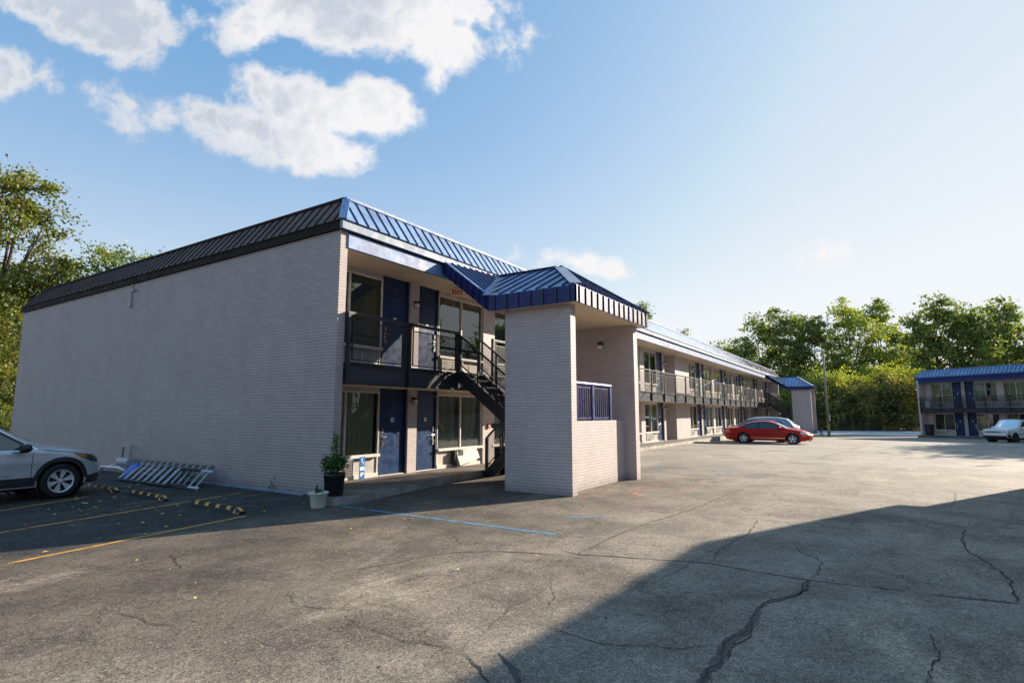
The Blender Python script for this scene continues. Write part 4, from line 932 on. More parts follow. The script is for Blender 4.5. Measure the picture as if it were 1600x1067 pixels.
# ------------------------------------------------------------------ vehicles
def car(name, label, cat, loc, rz, S, group=None):
    t = thing(name, label, cat, loc, rz, group)
    top = S['top']; W = S['W']; belt = S['belt']; xs0 = [p[0] for p in top]; xr, xf = S['xr'], S['xf']; Rr = S.get('round', .45); k = S.get('tumble', .30)
    seq = [p for p in top]
    up = [p for p in seq if True]
    def ztop(x):
        best = 0
        for a, b_ in zip(seq[:-1], seq[1:]):
            lo, hi = sorted((a[0], b_[0]))
            if lo-1e-6 <= x <= hi+1e-6:
                f = (x-a[0])/(b_[0]-a[0]) if abs(b_[0]-a[0]) > 1e-6 else 1
                best = max(best, a[1]+(b_[1]-a[1])*f if abs(b_[0]-a[0]) > 1e-6 else max(a[1], b_[1]))
        return best
    def hw(x, z):
        d = min(x-xr, xf-x); y = W
        if d < Rr: q = 1-max(d, 0)/Rr; y -= S.get('nose', .26)*(q**2.2)
        if z > belt: y -= (z-belt)*k+.02
        else:
            y -= .03*((belt-z)/belt)**2
            y += .012*math.exp(-((z-belt+.22)/.07)**2)
        if z < .32: y -= (.32-z)*.25
        zt = ztop(x); dz_ = zt-z; r = S.get('edge', .10)
        if dz_ < r: q = 1-max(dz_, 0)/r; y -= r*1.1*(1-math.sqrt(max(0, 1-q*q)))
        return y
    # side outline with wheel arches
    zb = S['zb']; wx = S['wheels']; ra = S['arch']; rw = S['rw']
    out = [p for p in top]
    # top runs rear-bottom -> over -> front-bottom ; close along the sill
    low = []
    for x in (wx[1], wx[0]):
        h = rw-zb; a0 = math.asin(max(-1, min(1, -h/ra))) if ra > abs(h) else 0
        for i in range(15):
            a = a0+(math.pi-2*a0)*i/14; low.append((x+ra*math.cos(a), rw+ra*math.sin(a)))
        if x == wx[1]: low.append(((wx[0]+wx[1])/2, zb))
    poly = out+low
    def patch(mesh_pts, off, mat, nm, step=.09, parent=t, both=True, smooth=True):
        obj = []
        for sgn in ((1, -1) if both else (-1,)):
            bm = bmesh.new(); vs = [bm.verts.new((p[0], 0, p[1])) for p in mesh_pts]; bm.faces.new(vs)
            xa, xb = min(p[0] for p in mesh_pts), max(p[0] for p in mesh_pts); za, zb_ = min(p[1] for p in mesh_pts), max(p[1] for p in mesh_pts)
            x = math.floor(xa/step)*step
            while x < xb:
                bmesh.ops.bisect_plane(bm, geom=bm.verts[:]+bm.edges[:]+bm.faces[:], plane_co=(x, 0, 0), plane_no=(1, 0, 0)); x += step
            z = math.floor(za/(step*.6))*step*.6
            while z < zb_:
                bmesh.ops.bisect_plane(bm, geom=bm.verts[:]+bm.edges[:]+bm.faces[:], plane_co=(0, 0, z), plane_no=(0, 0, 1)); z += step*.6
            for v_ in bm.verts: v_.co.y = sgn*(hw(v_.co.x, v_.co.z)+off)
            obj.append(bm)
        return obj
    def bms_to(mbs, nm, mats, parent=t, smooth=True):
        me = bpy.data.meshes.new(nm); big = bmesh.new()
        for b_, mi in mbs:
            tmp = bpy.data.meshes.new('t'); 
            for f in b_.faces: f.material_index = mi
            b_.to_mesh(tmp); big.from_mesh(tmp); b_.free(); bpy.data.meshes.remove(tmp)
        bmesh.ops.remove_doubles(big, verts=big.verts, dist=.0006); bmesh.ops.recalc_face_normals(big, faces=big.faces)
        for f in big.faces: f.smooth = smooth
        big.to_mesh(me); big.free()
        for m in mats: me.materials.append(m)
        o = bpy.data.objects.new(nm, me); COL.objects.link(o); o.parent = parent; return o
    # body = two sides + the strip over the top
    bms = [(b_, 0) for b_ in patch(poly, 0, None, 'b')]
    strip = bmesh.new(); pts = []
    for a, b_ in zip(top[:-1], top[1:]):
        n = max(1, int(math.hypot(b_[0]-a[0], b_[1]-a[1])/.07))
        pts += [(a[0]+(b_[0]-a[0])*i/n, a[1]+(b_[1]-a[1])*i/n) for i in range(n)]
    pts.append(top[-1]); T = [-1+2*i/14 for i in range(15)]
    def sp(i, tt, off=0):
        x, z = pts[i]; a, b_ = pts[max(i-1, 0)], pts[min(i+1, len(pts)-1)]; dx, dz_ = b_[0]-a[0], b_[1]-a[1]; l = math.hypot(dx, dz_) or 1
        nx, nz = -dz_/l, dx/l; c = (.045*nz+.14*abs(nx)*(1 if abs(nx) > .8 else .35))*(1-tt*tt)+off
        return (x+nx*c, tt*hw(x, z), z+nz*c)
    rows = [[strip.verts.new(sp(i, tt)) for tt in T] for i in range(len(pts))]
    for i in range(len(pts)-1):
        for j in range(14): strip.faces.new((rows[i][j], rows[i][j+1], rows[i+1][j+1], rows[i+1][j]))
    bms.append((strip, 0))
    body = bms_to(bms, 'body', [S['paint']])
    def stripatch(nm, x0, x1, z0, z1, t0, t1, mat, off=.006, parent=t):
        mb = MB(); idx = [i for i, (x, z) in enumerate(pts) if x0 <= x <= x1 and z0 <= z <= z1]
        TT = [t0+(t1-t0)*j/8 for j in range(9)]
        for i, i2 in zip(idx[:-1], idx[1:]):
            if i2 != i+1: continue
            for j in range(8): mb.poly([sp(i, TT[j], off), sp(i, TT[j+1], off), sp(i2, TT[j+1], off), sp(i2, TT[j], off)])
        if mb.f: return mb.build(nm, mat, parent, smooth=True)
    for (nm, x0, x1, z0, z1, t0, t1, mat, off) in S['strips']: stripatch(nm, x0, x1, z0, z1, t0, t1, mat, off)
    for (nm, poly_, mat, off) in S['sides']:
        a, b_ = patch(poly_, off, None, nm)
        bms_to([(a, 0)], nm, [mat]); bms_to([(b_, 0)], nm, [mat])
    for (line, wdt, mat, nm) in S['lines']:
        for sgn in (1, -1):
            mb = MB()
            for a, b_ in zip(line[:-1], line[1:]):
                n = max(1, int(math.hypot(b_[0]-a[0], b_[1]-a[1])/.08)); l = math.hypot(b_[0]-a[0], b_[1]-a[1]); px_, pz_ = -(b_[1]-a[1])/l*wdt/2, (b_[0]-a[0])/l*wdt/2
                for i in range(n):
                    q = []
                    for f, s_ in ((i/n, 1), ((i+1)/n, 1), ((i+1)/n, -1), (i/n, -1)):
                        x = a[0]+(b_[0]-a[0])*f+px_*s_; z = a[1]+(b_[1]-a[1])*f+pz_*s_; q.append((x, sgn*(hw(x, z)+.004), z))
                    mb.poly(q)
            mb.build(nm, mat, body, smooth=True)
    # dark underside and wheel wells
    mb = MB(); mb.box(xr+.25, xf-.3, -W+.33, W-.33, .2, .62)
    for x in wx:
        for sgn in (1, -1):
            pr = [(ra*1.0, -.17), (ra*1.0, .17)]; mb.lathe([(ra*1.0, -.16), (ra*1.0, .14)], (x, sgn*(W-.20), rw), 'Y', 24)
    mb.recalc = False
    mb.build('underbody', M['rubber'], t)
    for x in wx:
        for sgn in (1, -1):
            wl = bpy.data.objects.new('wheel', None); COL.objects.link(wl); wl.parent = t; wl.location = (x, sgn*(W-.115), rw); wl.rotation_euler = (0, 0, 0 if sgn < 0 else math.pi)
            r = rw; mb = MB(); mb.lathe([(r*.64,-.10),(r*.80,-.115),(r*.95,-.105),(r,-.07),(r,.07),(r*.95,.105),(r*.64,.10),(r*.64,-.10)], axis='Y', n=40)
            mb.build('tyre', M['tire'], wl, smooth=True)
            mb = MB(); mb.lathe([(r*.66,-.10),(r*.635,-.105),(r*.60,-.085),(r*.59,-.02),(r*.2,-.015),(0,-.02)], axis='Y', n=40, mi=0)
            mb.lathe([(0,-.095),(r*.10,-.09),(r*.13,-.07),(r*.13,-.02)], axis='Y', n=20, mi=1)
            ns = S['spokes']
            for i in range(ns):
                a = 2*math.pi*i/ns+.3
                for da, w1, w2 in S['spk']:
                    ca, sa = math.cos(a+da), math.sin(a+da); c2, s2 = math.cos(a+da*.4), math.sin(a+da*.4); pa = Vector((c2*r*.10, -.078, s2*r*.10)); pb_ = Vector((ca*r*.61, -.085, sa*r*.61)); n_ = Vector((-sa, 0, ca))
                    mb.hexa([pa-n_*w1, pa+n_*w1, pa+n_*w1+Vector((0,.03,0)), pa-n_*w1+Vector((0,.03,0)), pb_-n_*w2, pb_+n_*w2, pb_+n_*w2+Vector((0,.03,0)), pb_-n_*w2+Vector((0,.03,0))], 1)
            mb.lathe([(r*.665,-.104),(r*.655,-.112),(r*.60,-.10),(r*.59,-.08)], axis='Y', n=40, mi=1)
            mb.build('rim', [M['dkmetal'] if S.get('dkrim', True) else S['rimmat'], S['rimmat']], wl, smooth=False)
    for sgn in (1, -1):
        mx, mz = S['mirror']; y = hw(mx, mz); mb = MB()
        mb.lathe([(0,-.09),(.06,-.085),(.085,-.05),(.09,.02),(.07,.07),(0,.08)], (mx, sgn*(y+.16), mz+.05), 'X', 16)
        mb.v = [(a, sgn*(y+.16)+(b_-sgn*(y+.16))*1.35, c) for a, b_, c in mb.v]
        mb.bar((mx, sgn*(y-.02), mz-.01), (mx, sgn*(y+.10), mz+.01), .09, .04)
        mb.build('mirror', S['mirmat'], t, smooth=True)
    return t
def paint(name, col, metal, rough=.25, coat=1.0, dirtk=.35):
    m, nt, b = newmat(name); co = nt.tc(); z = nt.sep(co)[2]
    dirt = nt.math('MULTIPLY', nt.ramp(nt.math('ADD', z, nt.math('MULTIPLY', nt.noise(co, 5, 5, .7), .3)), .25, .75, 1, 0), dirtk)
    nt.put(b.inputs['Base Color'], nt.mix(dirt, col, (.16,.13,.11))); b.inputs['Metallic'].default_value = metal
    nt.put(b.inputs['Roughness'], nt.ramp(nt.noise(co, 3, 4), .3, .7, rough, rough+.1)); b.inputs['Coat Weight'].default_value = coat; b.inputs['Coat Roughness'].default_value = .06; b.inputs['Specular IOR Level'].default_value = .3
    return m
M['silver'] = paint('silver_car_paint', (.56,.58,.61), .35, .30); M['carred'] = paint('red_car_paint', (.40,.001,.002), .0, .38, .22, .05); M['cargrey'] = paint('grey_blue_car_paint', (.20,.25,.31), .6, .3); M['carwhite'] = paint('white_car_paint', (.70,.70,.67), .0, .35)
M['cladding'] = pmat('black_plastic_cladding', (.020,.022,.025), .5, 0, .15, 6)
M['lens'] = pmat('lamp_lens', (.45,.47,.48), .08, .3, 0, coat=1); M['lensdark'] = pmat('dark_lamp_lens', (.03,.03,.035), .06, .2, 0, coat=1)
M['amber'] = pmat('amber_lens', (.75,.16,.03), .15, 0, 0, coat=1); M['redlens'] = pmat('red_lens', (.45,.01,.01), .12, 0, 0, coat=1); M['trimchrome'] = pmat('chrome_trim', (.8,.8,.8), .12, 1, 0)
M['seam'] = pmat('panel_gap', (.01,.01,.01), .8, 0, 0)
suv = dict(paint=M['silver'], W=.925, belt=.99, xr=-2.29, xf=2.16, zb=.27, rw=.352, wheels=(-1.36, 1.30), arch=.415, round=.62, nose=.34, edge=.10, tumble=.32,
  top=[(-2.20,.30),(-2.27,.55),(-2.25,.95),(-2.20,1.10),(-1.98,1.42),(-1.80,1.56),(-1.3,1.62),(-.6,1.64),(-.15,1.61),(.15,1.53),(.62,1.25),(.97,1.07),(1.2,1.015),(1.55,.975),(1.86,.915),(2.02,.83),(2.11,.68),(2.14,.50),(2.10,.34),(2.02,.27)],
  strips=[('windshield',.16,.95,1.07,1.54,-.90,.90,M['carglass'],.006),('rear_window',-2.2,-1.98,1.10,1.45,-.85,.85,M['carglass_dk'],.006),('grille',2.0,2.3,.50,.78,-.62,.62,M['cladding'],.01),('bumper',1.9,2.3,.26,.44,-.95,.95,M['cladding'],.01)],
  sides=[('window',[(.74,1.015),(.22,1.36),(.02,1.45),(-.20,1.50),(-.20,1.02)],M['carglass'],.006),('window',[(-.28,1.02),(-.28,1.51),(-.98,1.51),(-1.05,1.02)],M['carglass'],.006),('window',[(-1.12,1.03),(-1.06,1.50),(-1.5,1.45),(-1.78,1.16),(-1.7,1.05)],M['carglass_dk'],.006),
         ('window_trim',[(.84,.995),(.24,1.395),(.02,1.485),(-.20,1.535),(-.98,1.545),(-1.52,1.49),(-1.86,1.16),(-1.7,1.0)],M['cladding'],.003),
         ('headlight',[(1.46,.925),(1.84,.86),(2.0,.76),(2.0,.69),(1.84,.72),(1.64,.81)],M['lensdark'],.006),('side_marker',[(1.50,.915),(1.66,.885),(1.76,.82),(1.68,.81),(1.60,.845)],M['amber'],.009),
         ('tail_light',[(-2.18,1.25),(-2.05,1.30),(-2.0,1.0),(-2.12,.92),(-2.24,.92)],M['redlens'],.006),
         ('cladding',[(-.95,.30),(-.95,.47),(.86,.47),(.86,.30)],M['cladding'],.008),
         ('cladding',[(1.30+r*math.cos(a), .352+r*math.sin(a)) for r, aa in ((.49, [R(175-i*10.6) for i in range(17)]),) for a in aa]+[(1.30+.418*math.cos(a), .352+.418*math.sin(a)) for a in [R(5.4+i*10.6) for i in range(17)]],M['cladding'],.008),
         ('bumper',[(1.76,.27),(1.78,.42),(2.05,.46),(2.11,.42),(2.05,.28)],M['cladding'],.008)],
  lines=[([(.80,.36),(.77,.70),(.78,.94),(.84,1.0)],.008,M['seam'],'door_gap'),([(-.24,.33),(-.24,1.0)],.008,M['seam'],'door_gap'),([(.46,.52),(-.9,.56)],.006,M['seam'],'crease'),([(-1.0,1.0),(.80,1.0)],.020,M['trimchrome'],'chrome_strip'),([(.86,1.0),(.25,1.41),(.03,1.50),(-.20,1.55),(-.98,1.56)],.013,M['trimchrome'],'chrome_strip'),
         ([(.95,1.0),(1.3,.955),(1.46,.93)],.006,M['seam'],'hood_gap'),([(-.15,.88),(.02,.89)],.03,M['silver'],'door_handle')],
  spokes=6, spk=((.13,.010,.030),(-.13,.010,.030)), rimmat=M['alu'], mirror=(.60,1.0), mirmat=M['cladding'])
car('silver_suv', 'silver suv parked nose to the windowless side wall at the left edge', 'car', (3.50, 15.05, 0), R(4), suv)
coupe = dict(paint=M['carred'], W=.915, belt=.88, xr=-2.55, xf=2.28, zb=.22, rw=.325, wheels=(-1.36, 1.37), arch=.375, round=.8, nose=.36, edge=.09, tumble=.40,
  top=[(-2.40,.26),(-2.52,.45),(-2.53,.72),(-2.46,.90),(-2.1,.95),(-1.72,.97),(-1.35,1.14),(-.85,1.31),(-.3,1.365),(.1,1.35),(.45,1.25),(1.10,.92),(1.5,.86),(1.85,.79),(2.12,.67),(2.24,.54),(2.26,.40),(2.16,.25)],
  strips=[('windshield',.38,1.06,.93,1.30,-.90,.90,M['carglass'],.006),('rear_window',-1.68,-.92,.97,1.30,-.86,.86,M['carglass'],.006),('bumper',2.1,2.4,.25,.42,-.6,.6,M['cladding'],.01)],
  sides=[('window',[(.86,.93),(.34,1.22),(.02,1.29),(-.42,1.30),(-.42,.93)],M['carglass'],.006),('window',[(-.52,.94),(-.52,1.29),(-.86,1.24),(-1.28,1.03),(-1.2,.96)],M['carglass'],.006),
         ('window_trim',[(.95,.91),(.36,1.25),(.02,1.32),(-.5,1.33),(-.9,1.27),(-1.38,1.02),(-1.25,.92)],M['cladding'],.003),
         ('headlight',[(1.80,.76),(2.10,.65),(2.18,.56),(2.0,.56),(1.80,.64)],M['lens'],.006),('side_marker',[(1.85,.52),(2.12,.49),(2.12,.45),(1.85,.48)],M['amber'],.006),('tail_light',[(-2.50,.86),(-2.2,.85),(-2.1,.68),(-2.52,.66)],M['redlens'],.006)],
  lines=[([(.80,.30),(.86,.6),(.80,.90)],.010,M['seam'],'door_gap'),([(-.5,.30),(-.60,.6),(-.48,.92)],.010,M['seam'],'door_gap'),([(-.95,.36),(.95,.36)],.025,M['trimchrome'],'side_moulding'),([(-2.3,.55),(-1.8,.56)],.012,M['seam'],'crease'),([(-.42,.76),(-.25,.76)],.03,M['seam'],'door_handle')],
  spokes=5, spk=((0,.03,.045),), rimmat=M['alu'], mirror=(.70,.93), mirmat=M['carred'])
a = R(-90); ra_ = Vector((37.2, 7.1)); hd = Vector((math.cos(a), math.sin(a))); c = ra_+hd*1.36+Vector((.9, 0))
car('red_coupe', 'shiny red two door coupe parked on the lot with its nose away from the walkway', 'car', (c.x, c.y, gz(c.x)), a, coupe)
suv2 = dict(suv); suv2.update(paint=M['cargrey'], mirmat=M['cargrey'])
suv2['top'] = [(-2.25,.30),(-2.34,.50),(-2.34,.80),(-2.26,1.02),(-2.02,1.30),(-1.72,1.52),(-1.2,1.61),(-.4,1.64),(.2,1.61),(.6,1.50),(1.35,1.10),(1.7,1.03),(2.1,.92),(2.25,.80),(2.3,.60),(2.28,.40),(2.15,.27)]
suv2['xr'] = -2.36; suv2['strips'] = [('windshield',.66,1.28,1.12,1.5,-.9,.9,M['carglass'],.006),('rear_window',-2.2,-1.78,1.08,1.48,-.85,.85,M['carglass_dk'],.006),('grille',2.2,2.32,.50,.78,-.6,.6,M['cladding'],.01)]
suv2['sides'] = [('window',[(1.0,1.06),(.55,1.38),(.25,1.48),(.02,1.49),(.02,1.06)],M['carglass_dk'],.006),('window',[(-.06,1.06),(-.06,1.49),(-.85,1.47),(-.9,1.06)],M['carglass_dk'],.006),('window',[(-.97,1.07),(-.92,1.46),(-1.4,1.38),(-1.72,1.14)],M['carglass_dk'],.006),
   ('tail_light',[(-2.26,.98),(-1.85,.93),(-1.85,.86),(-2.32,.84)],M['redlens'],.008),('cladding',[(-.95,.30),(-.95,.45),(.86,.45),(.86,.30)],M['cladding'],.008),('headlight',[(1.75,.95),(2.1,.86),(2.15,.76),(1.85,.82)],M['lens'],.006)]
suv2['lines'] = [([(.93,.36),(.90,.75),(.95,1.04)],.01,M['seam'],'door_gap'),([(-.04,.33),(-.04,1.05)],.01,M['seam'],'door_gap'),([(-1.80,1.13),(-1.42,1.42),(-.9,1.51),(.0,1.53),(.3,1.51)],.016,M['trimchrome'],'chrome_strip')]
car('grey_crossover', 'grey blue crossover parked facing the walkway, behind the red coupe', 'car', (41.6, 6.85, gz(41.6)), R(90), suv2)
tk = dict(paint=M['carwhite'], W=.86, belt=.96, xr=-2.25, xf=2.23, zb=.36, rw=.355, wheels=(-1.32, 1.36), arch=.42, round=.22, nose=.09, edge=.05, tumble=.16,
  top=[(-2.20,.40),(-2.23,.62),(-2.20,1.0),(-2.12,1.46),(-2.02,1.64),(-1.4,1.68),(-.1,1.68),(.30,1.64),(.86,1.12),(1.0,1.06),(1.6,1.02),(2.05,.98),(2.16,.90),(2.18,.66),(2.22,.60),(2.22,.44),(2.14,.36)],
  strips=[('windshield',.31,.86,1.10,1.64,-.90,.90,M['carglass'],.006),('grille',2.1,2.3,.70,.88,-.62,.62,M['lensdark'],.012),('headlight',2.1,2.3,.70,.88,.66,.97,M['lens'],.012),('headlight',2.1,2.3,.70,.88,-.97,-.66,M['lens'],.012),('bumper',2.1,2.3,.34,.585,-1.0,1.0,M['cladding'],.02)],
  sides=[('window',[(.66,1.02),(.24,1.54),(-.30,1.57),(-.30,1.02)],M['carglass'],.006),('window',[(-.42,1.02),(-.42,1.53),(-1.15,1.53),(-1.15,1.02)],M['carglass'],.006),('window',[(-1.25,1.02),(-1.25,1.53),(-1.98,1.50),(-2.05,1.02)],M['carglass_dk'],.006),
         ('headlight',[(1.98,.90),(2.15,.90),(2.16,.70),(1.98,.72)],M['lens'],.006),('tail_light',[(-2.18,.98),(-2.05,.98),(-2.05,.70),(-2.2,.70)],M['redlens'],.006),('bumper',[(1.82,.36),(1.84,.585),(2.2,.585),(2.2,.38)],M['cladding'],.012),('side_marker',[(2.0,.68),(2.2,.68),(2.2,.61),(2.0,.61)],M['redlens'],.01)],
  lines=[([(.82,.42),(.80,.9),(.72,1.0)],.012,M['seam'],'door_gap'),([(-.36,.42),(-.36,1.0)],.012,M['seam'],'door_gap'),([(-.9,.62),(1.0,.62)],.05,M['cladding'],'side_moulding'),([(-.22,.86),(-.08,.86)],.03,M['seam'],'door_handle')],
  spokes=5, spk=((0,.03,.05),), rimmat=M['dkmetal'], mirror=(.62,1.04), mirmat=M['carwhite'])
hdg = R(142.7); p = at(1573, 41.9); c = Vector((p.x, p.y))-Vector((math.cos(hdg), math.sin(hdg)))*1.36-Vector((-math.sin(hdg), math.cos(hdg)))*.75
c += Vector((RT.x, RT.y))*.35
v_ = car('white_suv', 'old white boxy suv with black bumper parked before the far wing at the right edge', 'car', (c.x, c.y, gz(c.x)), hdg, tk)
mb = MB(); [mb.box(-1.7, .0, y-.02, y+.02, 1.69, 1.72) for y in (-.5, .5)]; [mb.box(x-.02, x+.02, -.52, .52, 1.72, 1.74) for x in (-1.5, -.3)]; mb.build('roof_rack', M['cladding'], v_)

# ------------------------------------------------------------------ pole, fence, bins, bicycle
p = at(1293, 60); gzz = gz(p.x)
po = thing('light_pole', 'tall weathered wooden light pole with yellow base between the two wings', 'light pole', (p.x, p.y, gzz))
mb = MB(); mb.tube([(0,0,-.3),(0,0,1.35)], [.145,.14], 12, mi=1); mb.tube([(0,0,1.35),(-.05,0,5),(-.12,0,9.1)], [.13,.105,.08], 12, mi=0); mb.build('pole', [M['wood'], pmat('faded_yellow_paint', (.30,.27,.09), .8, 0, .3, 6)], po, smooth=True)
mb = MB(); u_ = Vector((RT.x, RT.y, 0)); top_ = Vector((-.12, 0, 8.95)); mb.bar(top_-u_*.9, top_+u_*.15, .06); mb.build('cross_arm', M['alu'], po)
for s_ in (-.85, -.15): mb = MB(); q = top_+u_*s_+Vector((0,0,.14)); mb.hexa([q+Vector(v) for v in ((-.2,-.25,-.1),(.2,-.25,-.1),(.2,.25,-.1),(-.2,.25,-.1),(-.12,-.2,.12),(.12,-.2,.12),(.12,.2,.12),(-.12,.2,.12))]); mb.build('flood_lamp', M['lamp_glass'], po)
mb = MB(); mb.box(-.18,.18,-.22,-.14,1.6,2.3,0); mb.build('meter_box', M['white'], po)
mb = MB(); mb.tube([(.2,0,0),(.2,0,5.5)], .03, 6); mb.build('conduit', M['alu'], po)
def chainfence():
    a = at(1262, 84); b_ = at(1452, 80); a.z = gz(a.x)-.05; b_.z = gz(b_.x)-.05
    t = thing('chain_link_fence', 'dark chain link fence at the foot of the overgrown bank', 'fence', tuple((a+b_)/2)); O = (a+b_)/2
    n = 8; h = 2.35
    for i in range(n+1): q = a.lerp(b_, i/n)-O; mb = MB(); mb.tube([q, q+Vector((0,0,h+.05))], .035, 6); mb.build('post', M['conduit'], t)
    mb = MB(); mb.tube([a-O+Vector((0,0,h)), b_-O+Vector((0,0,h))], .02, 6); mb.build('top_rail', M['conduit'], t)
    mb = MB(); mb.poly([a-O, b_-O, b_-O+Vector((0,0,h)), a-O+Vector((0,0,h))]); mb.build('chain_mesh', M['chain'], t)
chainfence()
FM = Matrix.Translation((71.14,-3.46,-.55)) @ Matrix.Rotation(th, 4, 'Z')
def bin_(label, lx, ly, lz, mat, lid, s=1.0):
    q = FM@Vector((lx, ly, lz)); t = thing('trash_can', label, 'trash can', q)
    mb = MB(); mb.lathe([(0,0),(.26*s,0),(.33*s,.86*s),(.36*s,.87*s),(.36*s,.92*s),(.32*s,.92*s),(.30*s,.8*s),(0,.8*s)], n=24); mb.build('bin', mat, t, smooth=False)
    if lid: mb = MB(); mb.lathe([(.37*s,.92*s),(.36*s,.97*s),(.1*s,1.02*s),(0,1.02*s)], n=24); mb.build('lid', M['black'], t)
    return t
bin_('round black trash can on the lower walkway of the far wing', .62-.15, .62, .15, M['black'], False, 1.15)
bin_('pale grey trash can with dark lid on the upper balcony of the far wing', .55, .60, 2.83, M['signwhite'], True, .85)
def bicycle(loc, rz):
    t = thing('bicycle', 'dark bicycle leaning on the end of the far stair tower', 'bicycle', loc, rz)
    for x in (-.52, .52):
        w_ = bpy.data.objects.new('wheel', None); COL.objects.link(w_); w_.parent = t; w_.location = (x, 0, .34)
        mb = MB()
        for i in range(24):
            a, b_ = 2*math.pi*i/24, 2*math.pi*(i+1)/24; mb.bar((.33*math.cos(a),0,.33*math.sin(a)), (.33*math.cos(b_),0,.33*math.sin(b_)), .035, .035, (0,1,0))
        mb.build('tyre', M['tire'], w_)
        mb = MB()
        for i in range(8): a = math.pi*i/8; mb.bar((.31*math.cos(a),0,.31*math.sin(a)), (-.31*math.cos(a),0,-.31*math.sin(a)), .006, .006, (0,1,0))
        mb.build('spokes', M['alu'], w_)
    mb = MB(); L = [((-.52,0,.34),(-.08,0,.30)),((-.08,0,.30),(-.22,0,.82)),((-.52,0,.34),(-.20,0,.72)),((-.08,0,.30),(.36,0,.74)),((-.20,0,.74),(.34,0,.84)),((.52,0,.34),(.33,0,.92))]
    for a, b_ in L: mb.tube([a, b_], .018, 6)
    mb.build('frame', M['black'], t)
    mb = MB(); mb.tube([(.33,0,.92),(.32,0,1.02)], .015, 6); mb.tube([(.28,-.28,1.04),(.34,-.1,1.02),(.34,.1,1.02),(.28,.28,1.04)], .014, 6); mb.build('handlebar', M['black'], t)
    mb = MB(); mb.hexa([(-.36,-.07,.84),(-.10,-.02,.86),(-.10,.02,.86),(-.36,.07,.84),(-.36,-.06,.89),(-.10,-.015,.89),(-.10,.015,.89),(-.36,.06,.89)]); mb.build('saddle', M['black'], t)
    return t
bicycle((66.9, 5.15, gz(66.9)+.02), R(15))
# white gravel strip by the bank
M['gravel'] = pmat('white_gravel', (.52,.52,.50), .9, 0, .4, 3.5, bump=.8, bscale=6)
mb = MB()
A_, B_, C_, D_ = at(1262, 84), at(1446, 79), at(1442, 62), at(1268, 63.5)
pp = [at(1262,66), at(1262,83.6), at(1350,81.5), at(1452,79.6), at(1443,63), at(1400,63), at(1340,66), at(1300,67)]
ce = sum(pp, Vector())/len(pp)
for a_, b_ in zip(pp, pp[1:]+pp[:1]):
    for f0, f1 in ((0,.5),(.5,1)):
        q = [ce.lerp(a_, f0), ce.lerp(a_, f1), ce.lerp(b_, f1), ce.lerp(b_, f0)]
        if f0 == 0: q = [ce.copy(), ce.lerp(a_, f1), ce.lerp(b_, f1)]
        mb.poly([(v.x, v.y, gz(v.x)+.03) for v in q])
tag(mb.build('gravel_strip', M['gravel']), 'white gravel strip before the fence', kind='structure')
# earth behind the wings
M['earth'] = pmat('leafy_earth', (.06,.055,.03), .95, 0, .4, .8, bump=.5, bscale=5)
mb = MB()
for (x0, x1, y0, y1) in ((-60, 7.8, 33, 120), (7.8, 75, 29, 120), (80, 200, -60, 120)):
    n = 6
    for i in range(n):
        xa, xb = x0+(x1-x0)*i/n, x0+(x1-x0)*(i+1)/n; mb.poly([(xa,y0,gz(xa)+.02),(xb,y0,gz(xb)+.02),(xb,y1,gz(xb)+.02),(xa,y1,gz(xa)+.02)])
tag(mb.build('woodland_floor', M['earth']), 'leafy ground under the trees', kind='structure')

# ------------------------------------------------------------------ trees
def tree(name, label, loc, h, cr, mat, nleaf, lsize, seed, lobes=9, spread=1.0, base=.30, group=None, flat=.8, gap=.55, trunk_r=None, cs=None, limb=0.5, cat='tree', shape=1.0):
    rg = np.random.default_rng(seed); t = thing(name, label, cat, tuple(loc), 0, group)
    mb = MB(); tr = trunk_r or h*.018
    # trunk with a slight bend
    bend = rg.normal(size=2)*h*.03; hp = h*(base+.28)
    T = [Vector((bend[0]*f*f, bend[1]*f*f, hp*f-.4*(f == 0))) for f in (0, .25, .5, .75, 1)]
    mb.tube(T, [tr*1.25, tr, tr*.85, tr*.7, tr*.5], 8)
    cl = []
    for i in range(lobes):
        a = i*2.399+rg.uniform(-.4, .4); f = (i+.5)/lobes; z = h*(base+(1-base)*(f**.85)*.88); rr = cr*(math.sin(math.pi*min(1, .20+.72*f))**.7)*rg.uniform(.45, .95)*(1 if f < .9 else .45)
        c = Vector((rr*math.cos(a)*spread, rr*math.sin(a)*spread, z)); cl.append(c)
        s = T[0].lerp(T[-1], min(1, max(.35, z/hp*.72))); s = Vector((bend[0]*(s.z/hp)**2, bend[1]*(s.z/hp)**2, s.z)); m = s.lerp(c, .5)+Vector((0, 0, -.06*h*(.5)))
        mb.tube([s, m, c], [tr*.42, tr*.28, tr*.08], 6)
    cs_ = cs or cr*.36; pts = []
    per = max(8, int(nleaf/(lobes*14)))
    for c in cl:
        for j in range(14):
            d = rg.normal(size=3); d /= np.linalg.norm(d); d[2] *= flat; rad = cs_*rg.uniform(.45, 1.25)*limb*2; q = np.array(c)+d*rad
            mb.tube([c, Vector(tuple(q))], [tr*.10, tr*.03], 4, cap=False)
            if rg.uniform() < gap*.35: continue
            k = int(per*rg.uniform(.4, 1.6)); s = cs_*rg.uniform(.18, .38)
            pts.append(q+rg.normal(size=(k,3))*s*np.array((1, 1, .62)))
    mb.build('trunk', M['bark'], t, smooth=True)
    leaves_mesh('crown', np.concatenate(pts), lsize, mat, t, rng=rg)
    return t
GL = 'trees behind the side wall on the left'; GR_ = 'trees on the bank behind the wings'
